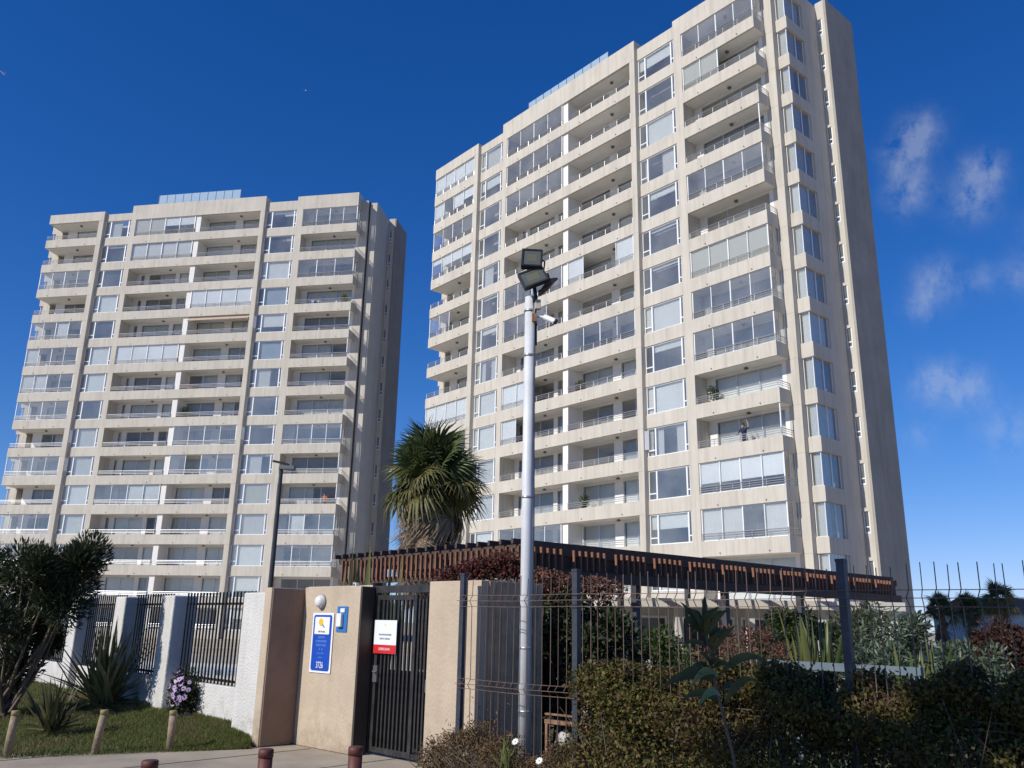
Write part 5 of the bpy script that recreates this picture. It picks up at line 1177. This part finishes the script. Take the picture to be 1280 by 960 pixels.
# laundry on a drying rack
e = empty('drying_rack', placeL(5.6, .75, 12), rL); tag(e, 'drying rack hung with pale blue and dark laundry on a corner balcony', 'drying rack')
for sx in (-.45, .45): MB().tube([(sx, -.25, 0), (sx, .2, 1.05)], .012, 5).build('leg', RAIL, e); MB().tube([(sx, .25, 0), (sx, -.2, 1.05)], .012, 5).build('leg', RAIL, e)
for i in range(5): MB().tube([(-.45, -.2 + i * .1, 1.05), (.45, -.2 + i * .1, 1.05)], .008, 5).build('bar', RAIL, e)
for i, c in enumerate(((.35, .45, .62), (.02, .02, .03), (.6, .6, .62), (.2, .3, .45))): link('laundry', curtain_mesh(.3, .6, mat('laundry_%d' % i, c, .95), 'ld', 4, .03), e, (-.42 + i * .2, -.18 + i * .1, .48))
def potted(label, loc, h, seed, M):
    rng = np.random.default_rng(seed); e = empty('potted_plant', loc); tag(e, label, 'potted plant')
    MB().lathe([(.13, 0), (.17, .05), (.2, .34), (.22, .36), (.22, .40), (.19, .40)], 12).build('pot', mat('grey_pot', (0.28, 0.24, 0.2), .85, var=.2), e, True)
    MB().tube([(0, 0, .36), (.03, .02, h * .6), (0, 0, h * .85)], [.025, .018, .008], 6).build('stem', BARK, e)
    n = 420; P = unit(rng.normal(size=(n, 3))) * (rng.uniform(0, 1, (n, 1)) ** .5) * np.array([.38, .3, h * .34]) + np.array([0, 0, h * .72])
    link('foliage', leaf_mesh('foliage', rng, P, rng.normal(size=(n, 3)) + np.array([0, 0, .4]), .16, .06, M, .2, .1), e)
potted('leafy potted plant beside two white chairs, one floor below the terracotta pot', placeL(-6.1, .7, 8), 1.75, 1, L_GRN)
potted('bushy potted plant on an open middle balcony one floor above the pale blinds', placeR(-5.9, .6, 7), 1.5, 2, L_OLV)
potted('tall potted plant behind the rail of the open corner balcony over the person in navy', placeR(4.5, .95, 6), 1.7, 3, L_GRN)
potted('small potted tree on the pergola-side tower, second open balcony above the pergola', placeR(-5.6, .6, 4), 1.6, 4, L_GRN)
potted('potted palm on the far tower, open corner balcony with the drying rack', placeL(8.3, .8, 12), 1.6, 5, L_STR)
# gulls
def gull(label, x, y, d, rz, roll):
    p = depth(x, y, d); e = empty('seagull', p, rz); e.rotation_euler = (roll, .1, rz); tag(e, label, 'bird', 'gulls in the sky')
    GW_ = mat('gull_white', (0.75, 0.76, 0.78), .7); GG = mat('gull_grey', (0.30, 0.32, 0.35), .7)
    mb = MB(); mb.tube([(0, .26, .0), (0, .16, .02), (0, -.02, .0), (0, -.2, .0), (0, -.36, .02)], [.012, .05, .075, .05, .015], 8); mb.build('body', GW_, e, True)
    MB().tube([(0, .25, .0), (0, .33, -.01)], [.012, .003], 6).build('beak', SYEL, e)
    for sx in (-1, 1):
        w = MB(); P_ = [(0.04, .10, .02), (.28, .16, .14), (.62, .02, .10), (.28, .0, .13), (.04, -.08, .02)]
        w.v = [(a * sx, b, c) for a, b, c in P_] + [(a * sx, b, c - .012) for a, b, c in P_]; w.f = [(0, 1, 3, 4), (1, 2, 3), (5, 9, 8, 6), (6, 8, 7), (0, 5, 6, 1), (1, 6, 7, 2), (2, 7, 8, 3), (3, 8, 9, 4)]; w.mi = [0] * len(w.f); w.build('wing', GG, e)
    t = MB(); t.quad((-.05, -.32, .02), (.05, -.32, .02), (.09, -.46, .03), (-.09, -.46, .03)); t.build('tail', GW_, e)
gull('seagull gliding in the open sky above the nearer end of the far tower', 382, 113, 110, .6, .5)
gull('seagull gliding at the far edge of the sky away from both towers', 4, 92, 100, -.7, -.4)
